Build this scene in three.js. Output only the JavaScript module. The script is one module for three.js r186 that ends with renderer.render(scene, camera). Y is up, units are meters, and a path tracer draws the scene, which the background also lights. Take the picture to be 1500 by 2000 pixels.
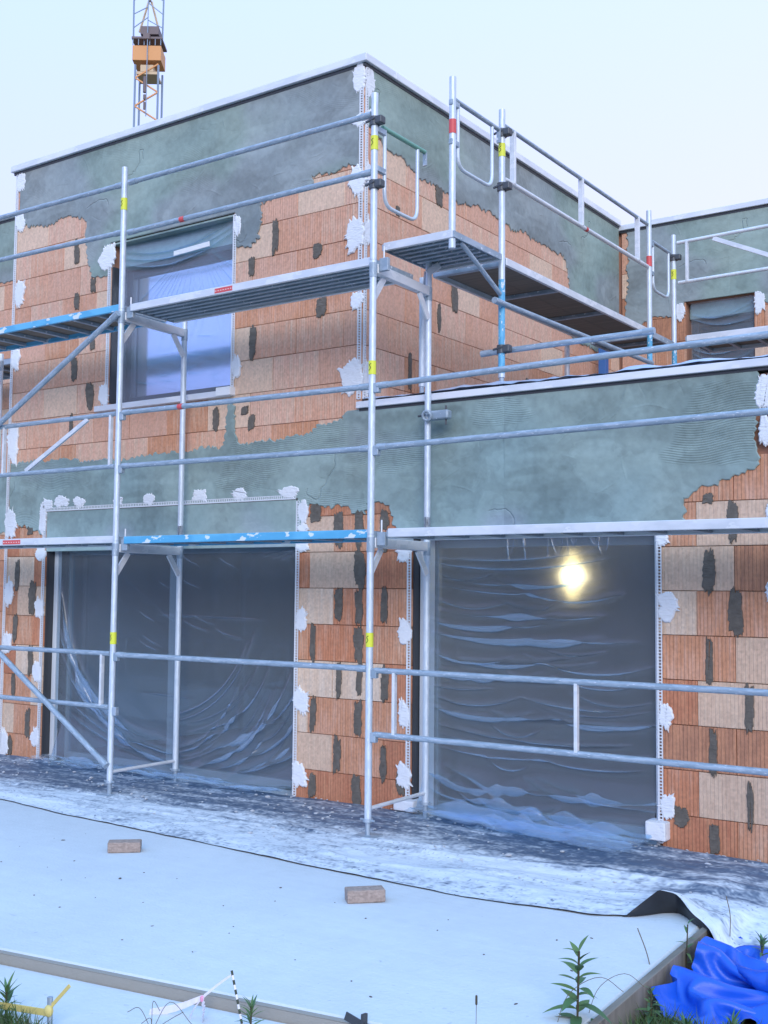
import * as THREE from 'three';
import { mergeGeometries } from 'three/addons/utils/BufferGeometryUtils.js';
import { RoundedBoxGeometry } from 'three/addons/geometries/RoundedBoxGeometry.js';

// ---------------------------------------------------------------- camera, sky, sun, exposure
const scene = new THREE.Scene();
const camera = new THREE.PerspectiveCamera(48.02, 0.75, 0.05, 400);
camera.position.set(0, 1.645, 7.2);
camera.rotation.set(0.069075, 0.61195, 0.0089676, 'YXZ');

const renderer = new THREE.WebGLRenderer({ antialias: true });
renderer.toneMapping = THREE.LinearToneMapping;
renderer.toneMappingExposure = 1.95;
renderer.shadowMap.enabled = true;

const clamp = (x, a = 0, b = 1) => Math.min(b, Math.max(a, x));
const lerp = (a, b, t) => a + (b - a) * t;
const smooth = (a, b, x) => { const t = clamp((x - a) / (b - a)); return t * t * (3 - 2 * t); };

{ // a clear morning sky: pale at the horizon, blue overhead, whiter on the side of the low sun
  const W = 512, H = 256, d = new Float32Array(W * H * 4);
  for (let j = 0; j < H; j++) for (let i = 0; i < W; i++) {
    const el = ((j + 0.5) / H - 0.5) * Math.PI, az = ((i + 0.5) / W - 0.5) * 2 * Math.PI;
    const y = Math.sin(el), x = Math.cos(el) * Math.cos(az), z = Math.cos(el) * Math.sin(az);
    const up = Math.max(0, y), t = Math.pow(up, 1.15);
    const g = Math.pow(clamp(0.5 + 0.5 * (x * 0.62 - z * 0.78)), 1.6) * (1 - 0.75 * up);
    const c = [lerp(0.395, 0.21, t), lerp(0.385, 0.55, t), lerp(0.70, 1.02, t)];
    const k = y < 0 ? 0 : 0.85 * g, wht = [0.57, 0.535, 0.62];
    for (let n = 0; n < 3; n++) d[(j * W + i) * 4 + n] = y < 0 ? [0.34, 0.40, 0.48][n] : lerp(c[n], wht[n], k);
    d[(j * W + i) * 4 + 3] = 1;
  }
  const t = new THREE.DataTexture(d, W, H, THREE.RGBAFormat, THREE.FloatType);
  t.mapping = THREE.EquirectangularReflectionMapping; t.magFilter = THREE.LinearFilter; t.minFilter = THREE.LinearFilter; t.needsUpdate = true;
  scene.background = t; scene.environment = t;
}
const sun = new THREE.DirectionalLight(new THREE.Color(1.0, 0.96, 0.91), 1.0);
sun.position.set(5, 9, 13); sun.target.position.set(-5, 2, 0);
sun.castShadow = true; sun.shadow.radius = 60; sun.shadow.mapSize.set(2048, 2048);
Object.assign(sun.shadow.camera, { left: -14, right: 14, top: 14, bottom: -14, near: 1, far: 60 });
scene.add(sun, sun.target);

// ---------------------------------------------------------------- random numbers, noise, textures
function rng(seed) { let a = seed >>> 0; return () => { a = (a + 0x6D2B79F5) >>> 0; let t = a; t = Math.imul(t ^ (t >>> 15), t | 1); t ^= t + Math.imul(t ^ (t >>> 7), t | 61); return ((t ^ (t >>> 14)) >>> 0) / 4294967296; }; }
const R = rng(77);
const rr = (a, b) => a + (b - a) * R();
function hash(x, y, s) { let h = Math.imul(x, 374761393) ^ Math.imul(y, 668265263) ^ Math.imul(s, 2147483647 ^ 1274126177); h = Math.imul(h ^ (h >>> 13), 1274126177); h ^= h >>> 16; return (h >>> 0) / 4294967296; }
function vn(x, y, s = 1, px = 0, py = 0) { // value noise; px, py > 0 make it tile
  let x0 = Math.floor(x), y0 = Math.floor(y); const fx = x - x0, fy = y - y0, u = fx * fx * (3 - 2 * fx), v = fy * fy * (3 - 2 * fy);
  let x1 = x0 + 1, y1 = y0 + 1;
  if (px) { x0 = ((x0 % px) + px) % px; x1 = ((x1 % px) + px) % px; }
  if (py) { y0 = ((y0 % py) + py) % py; y1 = ((y1 % py) + py) % py; }
  return lerp(lerp(hash(x0, y0, s), hash(x1, y0, s), u), lerp(hash(x0, y1, s), hash(x1, y1, s), u), v);
}
function fbm(x, y, s, oct = 4, px = 0, py = 0) { let a = 0.5, t = 0, n = 0; for (let o = 0; o < oct; o++) { t += a * vn(x, y, s + o * 17, px, py); n += a; a *= 0.5; x *= 2; y *= 2; px *= 2; py *= 2; } return t / n; }
function tex(w, h, fn, srgb = false) { // fn(i, j, u, v) -> [r, g, b] linear or a grey
  const d = new Uint8Array(w * h * 4);
  for (let j = 0; j < h; j++) for (let i = 0; i < w; i++) {
    let c = fn(i, j, (i + 0.5) / w, (j + 0.5) / h); if (typeof c === 'number') c = [c, c, c];
    for (let n = 0; n < 3; n++) { let v = clamp(c[n]); if (srgb) v = v <= 0.0031308 ? v * 12.92 : 1.055 * Math.pow(v, 1 / 2.4) - 0.055; d[(j * w + i) * 4 + n] = Math.round(v * 255); }
    d[(j * w + i) * 4 + 3] = 255;
  }
  const t = new THREE.DataTexture(d, w, h); t.wrapS = t.wrapT = THREE.RepeatWrapping; t.magFilter = THREE.LinearFilter; t.minFilter = THREE.LinearMipmapLinearFilter; t.generateMipmaps = true;
  if (srgb) t.colorSpace = THREE.SRGBColorSpace; t.needsUpdate = true; return t;
}
const rep = (t, x, y) => { t.repeat.set(x, y); return t; };
const L = (r, g, b) => new THREE.Color().setRGB(r, g, b);
const std = (o) => new THREE.MeshStandardMaterial(o);
const mul = (c, k) => c.map((v) => v * k);
const mixc = (a, b, t) => a.map((v, n) => lerp(v, b[n], t));

// cement base coat: trowel swathes, wet and dry patches, combed furrows
const PL = 4; // metres per repeat
function plasterTex(seed, base, comb) {
  const N = 1024, P = 8, swath = (u, v) => { const a = fbm(u * P, v * P, seed, 4, P, P); return a; };
  const col = tex(N, N, (i, j, u, v) => {
    const a = swath(u, v), b = fbm(u * 3 + a, v * 4 + 5, seed + 40, 3, 3, 4), f = fbm(u * 96, v * 96, seed + 80, 3, 96, 96);
    const w = fbm(u * 6 + 1.1 * a, v * 9 + 0.9 * b, seed + 50, 6), q = Math.floor((a * 0.75 + b * 0.6) * 9) / 9; // patches with an outline of their own
    const st = vn(u * 10 + a * 4, v * 60 + 6 * b, seed + 99), dry = smooth(0.53, 0.60, w), wet = smooth(0.44, 0.37, w), edge = smooth(0.012, 0, Math.abs(w - 0.55));
    const k = 0.97 + 0.30 * (q - 0.62) + 0.30 * (b - 0.5) + 0.24 * (f - 0.5) + 0.15 * (st - 0.5) + 0.15 * dry - 0.14 * wet + 0.07 * edge;
    const warm = fbm(u * 6, v * 6, seed + 7, 3, 6, 6), lil = smooth(0.5, 0.65, fbm(u * 4, v * 4, seed + 9, 3, 4, 4));
    return [base[0] * k * (0.92 + 0.16 * warm + 0.10 * lil), base[1] * k * (1 - 0.02 * lil), base[2] * k * (1.05 - 0.12 * warm + 0.10 * lil)];
  }, true);
  const ink = new Float32Array(N * N), q = rng(seed * 7 + 1); // float marks: short arcs pressed or dragged into the wet coat, and a few jagged cracks
  const dot = (x, y, r, h) => { for (let dy = -3; dy <= 3; dy++) for (let dx = -3; dx <= 3; dx++) { const e = Math.exp(-(dx * dx + dy * dy) / (r * r)), i = (((Math.round(x) + dx) % N) + N) % N, j = (((Math.round(y) + dy) % N) + N) % N, o = j * N + i; if (Math.abs(h) * e > Math.abs(ink[o])) ink[o] = h * e; } };
  for (let k = 0; k < 150; k++) { let x = q() * N, y = q() * N, an = (q() - 0.5) * 1.2 + (q() < 0.3 ? 1.5 : 0); const cu = (q() - 0.5) * 0.02, len = 20 + 110 * q() * q(), h = (q() < 0.6 ? 1 : -1) * (0.05 + 0.09 * q()); for (let t = 0; t < len; t++) { dot(x, y, 1.3 + q() * 0.5, h * Math.sin(Math.PI * (t + 1) / (len + 1)) * (0.6 + 0.6 * q())); x += Math.cos(an); y += Math.sin(an); an += cu + (q() - 0.5) * 0.08; } }
  for (let k = 0; k < 12; k++) { let x = q() * N, y = q() * N, an = q() * 6.28; const len = 60 + 120 * q(); for (let t = 0; t < len; t++) { dot(x, y, 1.0, -0.35); x += Math.cos(an); y += Math.sin(an); if (q() < 0.16) an += (q() - 0.5) * 1.9; } }
  const bmp = tex(N, N, (i, j, u, v) => {
    const a = swath(u, v), b = fbm(u * 4, v * 4, seed + 11, 3, 4, 4), f = fbm(u * 128, v * 128, seed + 60, 2, 128, 128);
    let h = 0.35 * a + 0.28 * Math.abs(fbm(u * 10 + b, v * 16, seed + 3, 3) - 0.5) * 2 + 0.1 * f;
    h += 0.10 * (Math.floor((a * 0.75 + b * 0.6) * 9) / 9);
    const m = smooth(0.56, 0.62, fbm(u * 5, v * 9, seed + 33, 3, 5, 9)) * comb;
    h += m * 0.16 * (0.5 + 0.5 * Math.sin((v * PL + 0.02 * Math.sin(u * 40)) * 2 * Math.PI / 0.016));
    h += ink[j * N + i];
    return h;
  });
  return { map: rep(col, 1 / PL, 1 / PL), bumpMap: rep(bmp, 1 / PL, 1 / PL), bumpScale: 0.022, roughness: 0.95 };
}
const M = {};
M.plasterHigh = std(plasterTex(11, [0.25, 0.325, 0.295], 0.3));
M.plasterLow = std(plasterTex(23, [0.27, 0.365, 0.355], 1.0));
M.plasterSmooth = std({ ...plasterTex(23, [0.27, 0.365, 0.355], 0), bumpScale: 0.004 });
{ // clay blocks: ribs by bump, streaks along the ribs by colour
  const ribs = tex(512, 8, (i, j, u) => { const p = u * 20, f = p - Math.floor(p); return smooth(0, 0.16, f) * (1 - smooth(0.86, 1, f)) * (0.8 + 0.2 * vn(p * 3, 0, 5)); });
  const face = (seed, base, streak, amt, pale) => tex(256, 128, (i, j, u, v) => {
    const s = vn(u * 22 + 0.3 * vn(v * 3, 1, seed), v * 1.2, seed), s2 = vn(u * 70, v * 2.5, seed + 3), f = fbm(u * 30, v * 18, seed + 5, 3), big = fbm(u * 3, v * 2, seed + 8, 2);
    let c = mixc(base, streak, clamp(amt * (1.7 * s - 0.35) + 0.5 * (s2 - 0.5) + 0.7 * (big - 0.5)));
    c = mul(c, 0.80 + 0.40 * f);
    return c;
  }, true);
  const B = (seed, base, streak, amt, pale, rough) => std({ map: face(seed, base, streak, amt, pale), bumpMap: ribs, bumpScale: pale ? 0.0022 : 0.0040, roughness: rough });
  const sand = [0.72, 0.51, 0.37], pinkish = [0.70, 0.42, 0.30], org = [0.59, 0.28, 0.155], red = [0.49, 0.195, 0.105], brn = [0.43, 0.205, 0.12], pale = [0.68, 0.50, 0.36], paler = [0.74, 0.59, 0.46];
  M.brickHigh = [B(1, pinkish, sand, 0.6, false, 0.9), B(2, [0.68, 0.37, 0.245], sand, 0.5, false, 0.9), B(3, [0.66, 0.37, 0.25], pinkish, 0.7, false, 0.9), B(4, sand, pale, 0.6, true, 0.9), B(5, [0.65, 0.34, 0.215], pinkish, 0.4, false, 0.9)];
  M.brickLow = [B(6, org, pinkish, 0.35, false, 0.9), B(7, red, org, 0.5, false, 0.9), B(8, [0.58, 0.28, 0.16], sand, 0.35, false, 0.9), B(9, brn, org, 0.6, false, 0.9), B(10, [0.56, 0.23, 0.12], pinkish, 0.3, false, 0.9)];
  M.brickPale = [B(12, pale, paler, 0.6, true, 0.92), B(13, [0.64, 0.45, 0.32], pale, 0.6, true, 0.92)];
  M.core = std({ color: L(0.40, 0.20, 0.13), roughness: 0.95 });
}
{ // concrete, membrane, metal
  const cc = tex(1024, 1024, (i, j, u, v) => {
    const a = fbm(u * 6, v * 6, 301, 4, 6, 6), b = fbm(u * 48, v * 48, 305, 3, 48, 48), s = vn(u * 210, v * 210, 309, 210, 210), s2 = vn(u * 60, v * 130, 311, 60, 130);
    let k = 0.93 + 0.13 * (a - 0.5) + 0.06 * (b - 0.5); if (s > 0.985) k *= 0.72; if (s2 > 0.965 && a > 0.5) k *= 0.86;
    const tr = vn(u * 4 + a, v * 120, 317, 0, 120); k *= 0.985 + 0.03 * tr;
    return [0.66 * k, 0.71 * k, 0.73 * k];
  }, true);
  const cb = tex(512, 512, (i, j, u, v) => 0.6 * fbm(u * 12, v * 12, 321, 4, 12, 12) + 0.4 * vn(u * 160, v * 160, 325, 160, 160));
  M.concrete = std({ map: rep(cc, 1 / 3.1, 1 / 3.1), bumpMap: rep(cb, 1 / 1.7, 1 / 1.7), bumpScale: 0.003, roughness: 0.85 });
  M.concreteEdge = std({ color: L(0.33, 0.31, 0.27), bumpMap: rep(cb.clone(), 3, 3), bumpScale: 0.004, roughness: 0.95 });
  M.boardDark = std({ map: rep(tex(128, 256, (i, j, u, v) => mul([0.20, 0.185, 0.155], 0.65 + 0.7 * fbm(u * 40, v * 6, 331, 4, 40, 6)), true), 1, 1), roughness: 0.95 });
  const me = tex(2048, 512, (i, j, u, v) => { // u: 10 m along the wall, v: 0 at the wall, 1 at the free edge
    const x = u * 10, z = v * 1.9, cr = fbm(x * 2.2, z * 5, 401, 5), st = fbm(x * 1.1 + z, z * 9 + x * 1.3, 405, 4), sp = vn(x * 60, z * 60, 409), sp2 = vn(x * 28, z * 28, 411), sp3 = fbm(x * 24, z * 24, 413, 3);
    const smear = fbm(x * 0.8 + 0.4 * z, z * 6 + x * 0.9, 417, 4), big = fbm(x * 0.9, z * 2, 419, 3);
    let w = 0.10 + 1.5 * Math.max(0, smear - 0.47) + 0.7 * Math.max(0, st - 0.5) + 0.25 * (cr - 0.5); // plaster dust trodden into the sheet, thickest in a strip along its free edge
    const strip = smooth(0.42, 0.70, v + 0.75 * (big - 0.5) + 0.2 * (cr - 0.5)); w = lerp(w, 0.80 + 0.8 * (cr - 0.5) + 0.5 * (st - 0.5), strip);
    w += 0.7 * (sp3 - 0.5) + 0.35 * (vn(x * 60, z * 60, 421) - 0.5) + 0.25 * (vn(x * 16, z * 70, 423) - 0.5); if (strip > 0.4 && sp > 0.86 && sp3 > 0.5) w -= 0.45;
    if (sp > 0.95 && cr > 0.5) w += 0.4; if (sp2 > 0.965) w += 0.4;
    w = lerp(clamp(w), smooth(0.08, 0.86, w), 0.6);
    return mixc([0.085, 0.13, 0.20], [0.70, 0.77, 0.82], w);
  }, true);
  const mb = tex(1024, 512, (i, j, u, v) => fbm(u * 30, v * 10, 431, 5) * 0.7 + 0.3 * vn(u * 300, v * 120, 433));
  M.membrane = std({ map: me, bumpMap: mb, bumpScale: 0.006, roughness: 0.6 });
  M.membraneUnder = std({ color: L(0.018, 0.021, 0.026), roughness: 0.55 });
  const mt = (a, b, seed, chips) => tex(256, 512, (i, j, u, v) => { // zinc bloom, lime splashes
    const n = fbm(u * 6, v * 24, seed, 4, 6, 24), s = fbm(u * 14, v * 40, seed + 9, 3, 14, 40);
    let c = mixc(a, b, smooth(0.35, 0.68, n)); if (s > chips) c = mixc(c, [0.8, 0.82, 0.84], 0.8); return c;
  }, true);
  const zincMap = mt([0.56, 0.645, 0.715], [0.65, 0.73, 0.79], 501, 0.75);
  M.zinc = std({ map: rep(zincMap, 2, 0.8), metalness: 0.35, roughness: 0.5 });
  M.zincDull = std({ map: rep(mt([0.30, 0.38, 0.45], [0.40, 0.48, 0.55], 511, 0.77), 2, 0.8), metalness: 0.35, roughness: 0.55 });
  M.alu = std({ map: rep(mt([0.66, 0.70, 0.73], [0.76, 0.79, 0.82], 521, 0.68), 1, 0.7), metalness: 0.3, roughness: 0.5 });
  M.blue = std({ map: rep(mt([0.09, 0.38, 0.62], [0.13, 0.46, 0.70], 531, 0.70), 1, 0.6), metalness: 0.0, roughness: 0.5 });
  M.darkSteel = std({ color: L(0.10, 0.11, 0.12), metalness: 0.5, roughness: 0.5 });
  M.green = std({ color: L(0.16, 0.36, 0.28), roughness: 0.5 });
  M.ply = std({ map: rep(tex(256, 256, (i, j, u, v) => mul([0.20, 0.165, 0.13], 0.7 + 0.6 * fbm(u * 6, v * 60, 541, 4, 6, 60)), true), 0.7, 1.5), roughness: 0.85 });
  M.flash = std({ map: rep(mt([0.66, 0.70, 0.75], [0.78, 0.81, 0.85], 551, 0.72), 0.6, 0.6), metalness: 0.1, roughness: 0.45 });
}
const lump = rep(tex(256, 256, (i, j, u, v) => 0.6 * fbm(u * 8, v * 8, 601, 4, 8, 8) + 0.4 * Math.abs(fbm(u * 5, v * 20, 605, 3, 5, 20) - 0.5) * 2), 4, 4);
M.white = std({ color: L(0.78, 0.81, 0.84), bumpMap: lump, bumpScale: 0.007, roughness: 0.9 });
M.bead = std({ color: L(0.72, 0.75, 0.78), roughness: 0.5 });
M.mortar = std({ map: rep(tex(128, 128, (i, j, u, v) => mul([0.135, 0.12, 0.10], 0.7 + 0.6 * fbm(u * 10, v * 10, 611, 4, 10, 10)), true), 3, 3), bumpMap: lump, bumpScale: 0.008, roughness: 0.95 });
M.pvcDark = std({ color: L(0.045, 0.05, 0.058), roughness: 0.45 });
M.pvcWhite = std({ color: L(0.68, 0.72, 0.75), roughness: 0.4 });
M.slate = std({ color: L(0.16, 0.20, 0.22), roughness: 0.5 });
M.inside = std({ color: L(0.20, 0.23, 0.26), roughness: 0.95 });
M.yellow = std({ color: L(0.72, 0.76, 0.06), roughness: 0.5 });
M.red = std({ color: L(0.66, 0.09, 0.09), roughness: 0.5 });
M.ink = std({ color: L(0.04, 0.05, 0.03), roughness: 0.6 });
M.paper = std({ color: L(0.8, 0.75, 0.74), roughness: 0.6 });
M.frosted = new THREE.MeshPhysicalMaterial({ color: L(0.84, 0.88, 0.92), transmission: 1, thickness: 0.006, roughness: 0.27, ior: 1.3 });
M.glass = new THREE.MeshPhysicalMaterial({ color: L(0.52, 0.78, 0.92), transmission: 1, thickness: 0, roughness: 0.02, ior: 1.52 });
M.coated = new THREE.MeshPhysicalMaterial({ color: L(0.84, 0.89, 1.0), metalness: 0.9, roughness: 0.12, transmission: 1, thickness: 0, ior: 1.7 }); // solar-control glazing, strongly mirroring
M.film = new THREE.MeshPhysicalMaterial({ color: L(0.78, 0.90, 1.0), transmission: 0.90, thickness: 0, roughness: 0.22, ior: 1.6, side: THREE.DoubleSide });

// ---------------------------------------------------------------- building helpers
const used = {};
function numbered(n) { used[n] = (used[n] || 0) + 1; return used[n] === 1 ? n : n + '_' + String(used[n] - 1).padStart(3, '0'); }
function tag(o, label, category, group) { o.userData = { label, category }; if (group) o.userData.group = group; return o; }
function lit(m) { m.castShadow = true; m.receiveShadow = true; return m; }
function part(parent, name, geo, mat, label) { const m = lit(new THREE.Mesh(geo, mat)); m.name = name; if (label) m.userData.label = label; parent.add(m); return m; }
function thing(name, label, category, group) { const g = new THREE.Group(); g.name = numbered(name); tag(g, label, category, group); scene.add(g); return g; }
function settle(g) { // move the group's origin to the middle of its base; parts stay where they are
  g.updateMatrixWorld(true); const b = new THREE.Box3().setFromObject(g), c = new THREE.Vector3((b.min.x + b.max.x) / 2, b.min.y, (b.min.z + b.max.z) / 2);
  g.position.add(c); for (const k of g.children) k.position.sub(c); return g;
}
function single(name, label, category, geo, mat, group) { // a thing that is one mesh, origin at its base
  geo.computeBoundingBox(); const b = geo.boundingBox, c = [(b.min.x + b.max.x) / 2, b.min.y, (b.min.z + b.max.z) / 2]; geo.translate(-c[0], -c[1], -c[2]);
  const m = lit(new THREE.Mesh(geo, mat)); m.name = numbered(name); m.position.set(...c); tag(m, label, category, group); scene.add(m); return m;
}
function struct(name, geo, mat) { const m = lit(new THREE.Mesh(geo, mat)); m.name = name; m.userData.kind = 'structure'; scene.add(m); return m; }
function uvBox(g) { // uv in metres from position and normal
  const p = g.attributes.position, n = g.attributes.normal, uv = new Float32Array(p.count * 2);
  for (let i = 0; i < p.count; i++) { const ax = Math.abs(n.getX(i)), ay = Math.abs(n.getY(i)), az = Math.abs(n.getZ(i)); let u, v;
    if (az >= ax && az >= ay) { u = p.getX(i); v = p.getY(i); } else if (ax >= ay) { u = p.getZ(i); v = p.getY(i); } else { u = p.getX(i); v = p.getZ(i); }
    uv[i * 2] = u; uv[i * 2 + 1] = v; }
  g.setAttribute('uv', new THREE.BufferAttribute(uv, 2)); return g;
}
function box(x0, x1, y0, y1, z0, z1, r = 0) {
  const g = r ? new RoundedBoxGeometry(x1 - x0, y1 - y0, z1 - z0, 2, r) : new THREE.BoxGeometry(x1 - x0, y1 - y0, z1 - z0);
  g.translate((x0 + x1) / 2, (y0 + y1) / 2, (z0 + z1) / 2); return uvBox(g.index ? g.toNonIndexed() : g);
}
const V = (a) => new THREE.Vector3(...a);
function tube(a, b, r = 0.0242, seg = 16, caps = true) {
  const A = V(a), B = V(b), d = B.clone().sub(A), l = d.length(), g = new THREE.CylinderGeometry(r, r, l, seg, 1, !caps);
  const uv = g.attributes.uv, o = Math.abs(A.x * 1.7 + A.y * 3.1 + A.z * 2.3) % 7; for (let i = 0; i < uv.count; i++) uv.setXY(i, uv.getX(i) + o, uv.getY(i) * l + o);
  g.applyQuaternion(new THREE.Quaternion().setFromUnitVectors(new THREE.Vector3(0, 1, 0), d.normalize())); g.translate(...A.clone().add(B).multiplyScalar(0.5).toArray()); return g.toNonIndexed();
}
function bar(a, b, w, h) { // rectangular bar from a to b; h measured upwards
  const A = V(a), B = V(b), d = B.clone().sub(A), l = d.length(), g = new RoundedBoxGeometry(w, h, l, 1, Math.min(w, h) * 0.12);
  const m = new THREE.Matrix4().lookAt(new THREE.Vector3(), d, Math.abs(d.y) > 0.95 * l ? new THREE.Vector3(1, 0, 0) : new THREE.Vector3(0, 1, 0)); g.applyMatrix4(m); g.translate(...A.clone().add(B).multiplyScalar(0.5).toArray()); const q = g.index ? g.toNonIndexed() : g; return uvBox(q);
}
function bent(pts, r, seg = 60) { const c = new THREE.CurvePath(); for (let i = 0; i < pts.length - 1; i++) c.add(new THREE.LineCurve3(V(pts[i]), V(pts[i + 1]))); return new THREE.TubeGeometry(c, seg, r, 10, false).toNonIndexed(); }
function rounded(pts, rad) { // polyline with its corners rounded
  const out = [pts[0]]; for (let i = 1; i < pts.length - 1; i++) { const p = V(pts[i]), a = V(pts[i - 1]).sub(p), b = V(pts[i + 1]).sub(p), r = Math.min(rad, a.length() / 2, b.length() / 2); a.setLength(r); b.setLength(r);
    for (let k = 0; k <= 6; k++) { const t = k / 6, q = p.clone().add(a.clone().multiplyScalar((1 - t) * (1 - t))).add(b.clone().multiplyScalar(t * t)); out.push(q.toArray()); } }
  out.push(pts[pts.length - 1]); return out;
}
const merge = (l) => mergeGeometries(l.map((g) => { const q = g.index ? g.toNonIndexed() : g; for (const k of Object.keys(q.attributes)) if (!['position', 'normal', 'uv'].includes(k)) q.deleteAttribute(k); return q; }));
function rough(pts, step, amp, seed) { // points [x, y, straight?]: the edge from a point on is frayed unless straight
  const out = []; for (let i = 0; i < pts.length; i++) { const a = pts[i], b = pts[(i + 1) % pts.length], l = Math.hypot(b[0] - a[0], b[1] - a[1]); if (a[2]) { out.push([a[0], a[1]]); continue; }
    const n = Math.max(1, Math.round(l / step)), nx = -(b[1] - a[1]) / l, ny = (b[0] - a[0]) / l;
    for (let k = 0; k < n; k++) { const t = k / n, x = lerp(a[0], b[0], t), y = lerp(a[1], b[1], t), e = k === 0 ? 0 : amp * (2.4 * (fbm(x * 5 + y * 3, y * 5 - x * 2, seed, 3) - 0.5) + 1.1 * (hash(k, i, seed) - 0.5)); out.push([x + nx * e, y + ny * e]); } }
  return out;
}
function sheet(pts, depth, bevel, holes = []) { // flat coat in x, y, its back at z = 0
  const s = new THREE.Shape(pts.map((p) => new THREE.Vector2(p[0], p[1]))); for (const h of holes) s.holes.push(new THREE.Path(h.map((p) => new THREE.Vector2(...p))));
  const g = new THREE.ExtrudeGeometry(s, { depth: depth - bevel, bevelEnabled: bevel > 0, bevelThickness: bevel, bevelSize: bevel, bevelOffset: -bevel, bevelSegments: 1 }); return g.index ? g.toNonIndexed() : g;
}
function blob(x, y, w, h, seed, spiky, depth) {
  const n = 72, q = rng(seed * 131 + 7), pts = [], ph = q() * 9, e = spiky > 0.5 ? 2.3 : 4; for (let k = 0; k < n; k++) { const a = k / n * Math.PI * 2, c = Math.cos(a), s = Math.sin(a);
    let rad = Math.pow(Math.pow(Math.abs(c), e) + Math.pow(Math.abs(s), e), -1 / e) * (0.66 + 0.62 * fbm(c * 1.5 + ph, s * 1.5 + ph, seed, 2) + 0.5 * (spiky > 0.5 ? 0.7 : 0.8) * (fbm(c * 5 + ph, s * (spiky > 0.5 ? 5 : 14) - ph, seed + 3, 2) - 0.5));
    if (spiky > 0.5 && q() < 0.10) rad *= 1.12 + 0.25 * q(); pts.push([x + c * rad * w / 2, y + s * rad * h / 2]); }
  return sheet(pts, depth, depth * 0.45);
}
const inside = (p, poly) => { let r = false; for (let i = 0, j = poly.length - 1; i < poly.length; j = i++) { const a = poly[i], b = poly[j]; if ((a[1] > p[1]) !== (b[1] > p[1]) && p[0] < (b[0] - a[0]) * (p[1] - a[1]) / (b[1] - a[1]) + a[0]) r = !r; } return r; };
function facing(geo, where) { // geometry made in x, y with its front at +z, set against a wall
  if (where.axis === 'z') geo.translate(0, 0, where.at); else { geo.rotateY(Math.PI / 2); geo.translate(where.at, 0, 0); } return geo;
} // for axis x the local x is -z of the world

function brickGeo(x0, x1, y0, y1, tilt) { // a block: front at z = tilt, 34 mm deep, softened front edges, uv 0.49 m to the unit
  const b = 0.003, z = tilt, zb = -0.034, P = [[x0, y0], [x1, y0], [x1, y1], [x0, y1]], I = [[x0 + b, y0 + b], [x1 - b, y0 + b], [x1 - b, y1 - b], [x0 + b, y1 - b]], pos = [], uv = [];
  const o = hash(Math.round(x0 * 1000), Math.round(y0 * 1000), 3);
  const put = (a, za, c, zc, d, zd) => { for (const [p, q] of [[a, za], [c, zc], [d, zd]]) { pos.push(p[0], p[1], q); uv.push(o + (p[0] - x0) / 0.49, (p[1] - y0) / 0.29); } };
  put(I[0], z, I[1], z, I[2], z); put(I[0], z, I[2], z, I[3], z);
  for (let k = 0; k < 4; k++) { const n = (k + 1) % 4; put(P[k], z - b, P[n], z - b, I[n], z); put(P[k], z - b, I[n], z, I[k], z); put(P[k], zb, P[n], zb, P[n], z - b); put(P[k], zb, P[n], z - b, P[k], z - b); }
  const g = new THREE.BufferGeometry(); g.setAttribute('position', new THREE.Float32BufferAttribute(pos, 3)); g.setAttribute('uv', new THREE.Float32BufferAttribute(uv, 2)); g.computeVertexNormals(); return g;
}
let nBricks = 0;
function courses(parent, where, x0, x1, y0, n, shift, skip, covered, kinds) { // blocks 0.49 x 0.286 m in half bond, clipped at openings, left out where a coat hides them
  for (let c = 0; c < n; c++) {
    const ya = y0 + c * 0.2862, yb = ya + 0.2862 - 0.004, off = shift + (c % 2) * 0.244;
    for (let k = Math.floor((x0 - off) / 0.489) - 1; ; k++) {
      let xa = off + k * 0.489, xb = xa + 0.4855; if (xa > x1) break; xa = Math.max(xa, x0); xb = Math.min(xb, x1); if (xb - xa < 0.04) continue;
      let spans = [[xa, xb]];
      for (const s of skip) if (ya < s[3] - 0.02 && yb > s[2] + 0.02) spans = spans.flatMap(([a, b]) => [[a, Math.min(b, s[0])], [Math.max(a, s[1]), b]].filter(([p, q]) => q - p > 0.03));
      for (const [a, b] of spans) {
        let yt = yb, yo = ya; for (const s of skip) if (a < s[1] && b > s[0]) { if (yb > s[2] && ya < s[2]) yt = Math.min(yt, s[2]); if (ya < s[3] && yb > s[3]) yo = Math.max(yo, s[3]); }
        if (yt - yo < 0.03) continue;
        let seen = false; for (let i = 0; i <= 6 && !seen; i++) for (let j = 0; j <= 4 && !seen; j++) { const p = [lerp(a, b, i / 6), lerp(yo, yt, j / 4)]; seen = !covered.some((q) => inside(p, q)); }
        if (!seen) continue;
        const m = kinds(a, ya, hash(k + 50, c, 5), hash(k + 50, c, 9));
        part(parent, 'brick', facing(brickGeo(a, b, yo, yt, -0.003 * hash(k + 90, c, 13)), where), m); nBricks++;
      }
    }
  }
}
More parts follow.
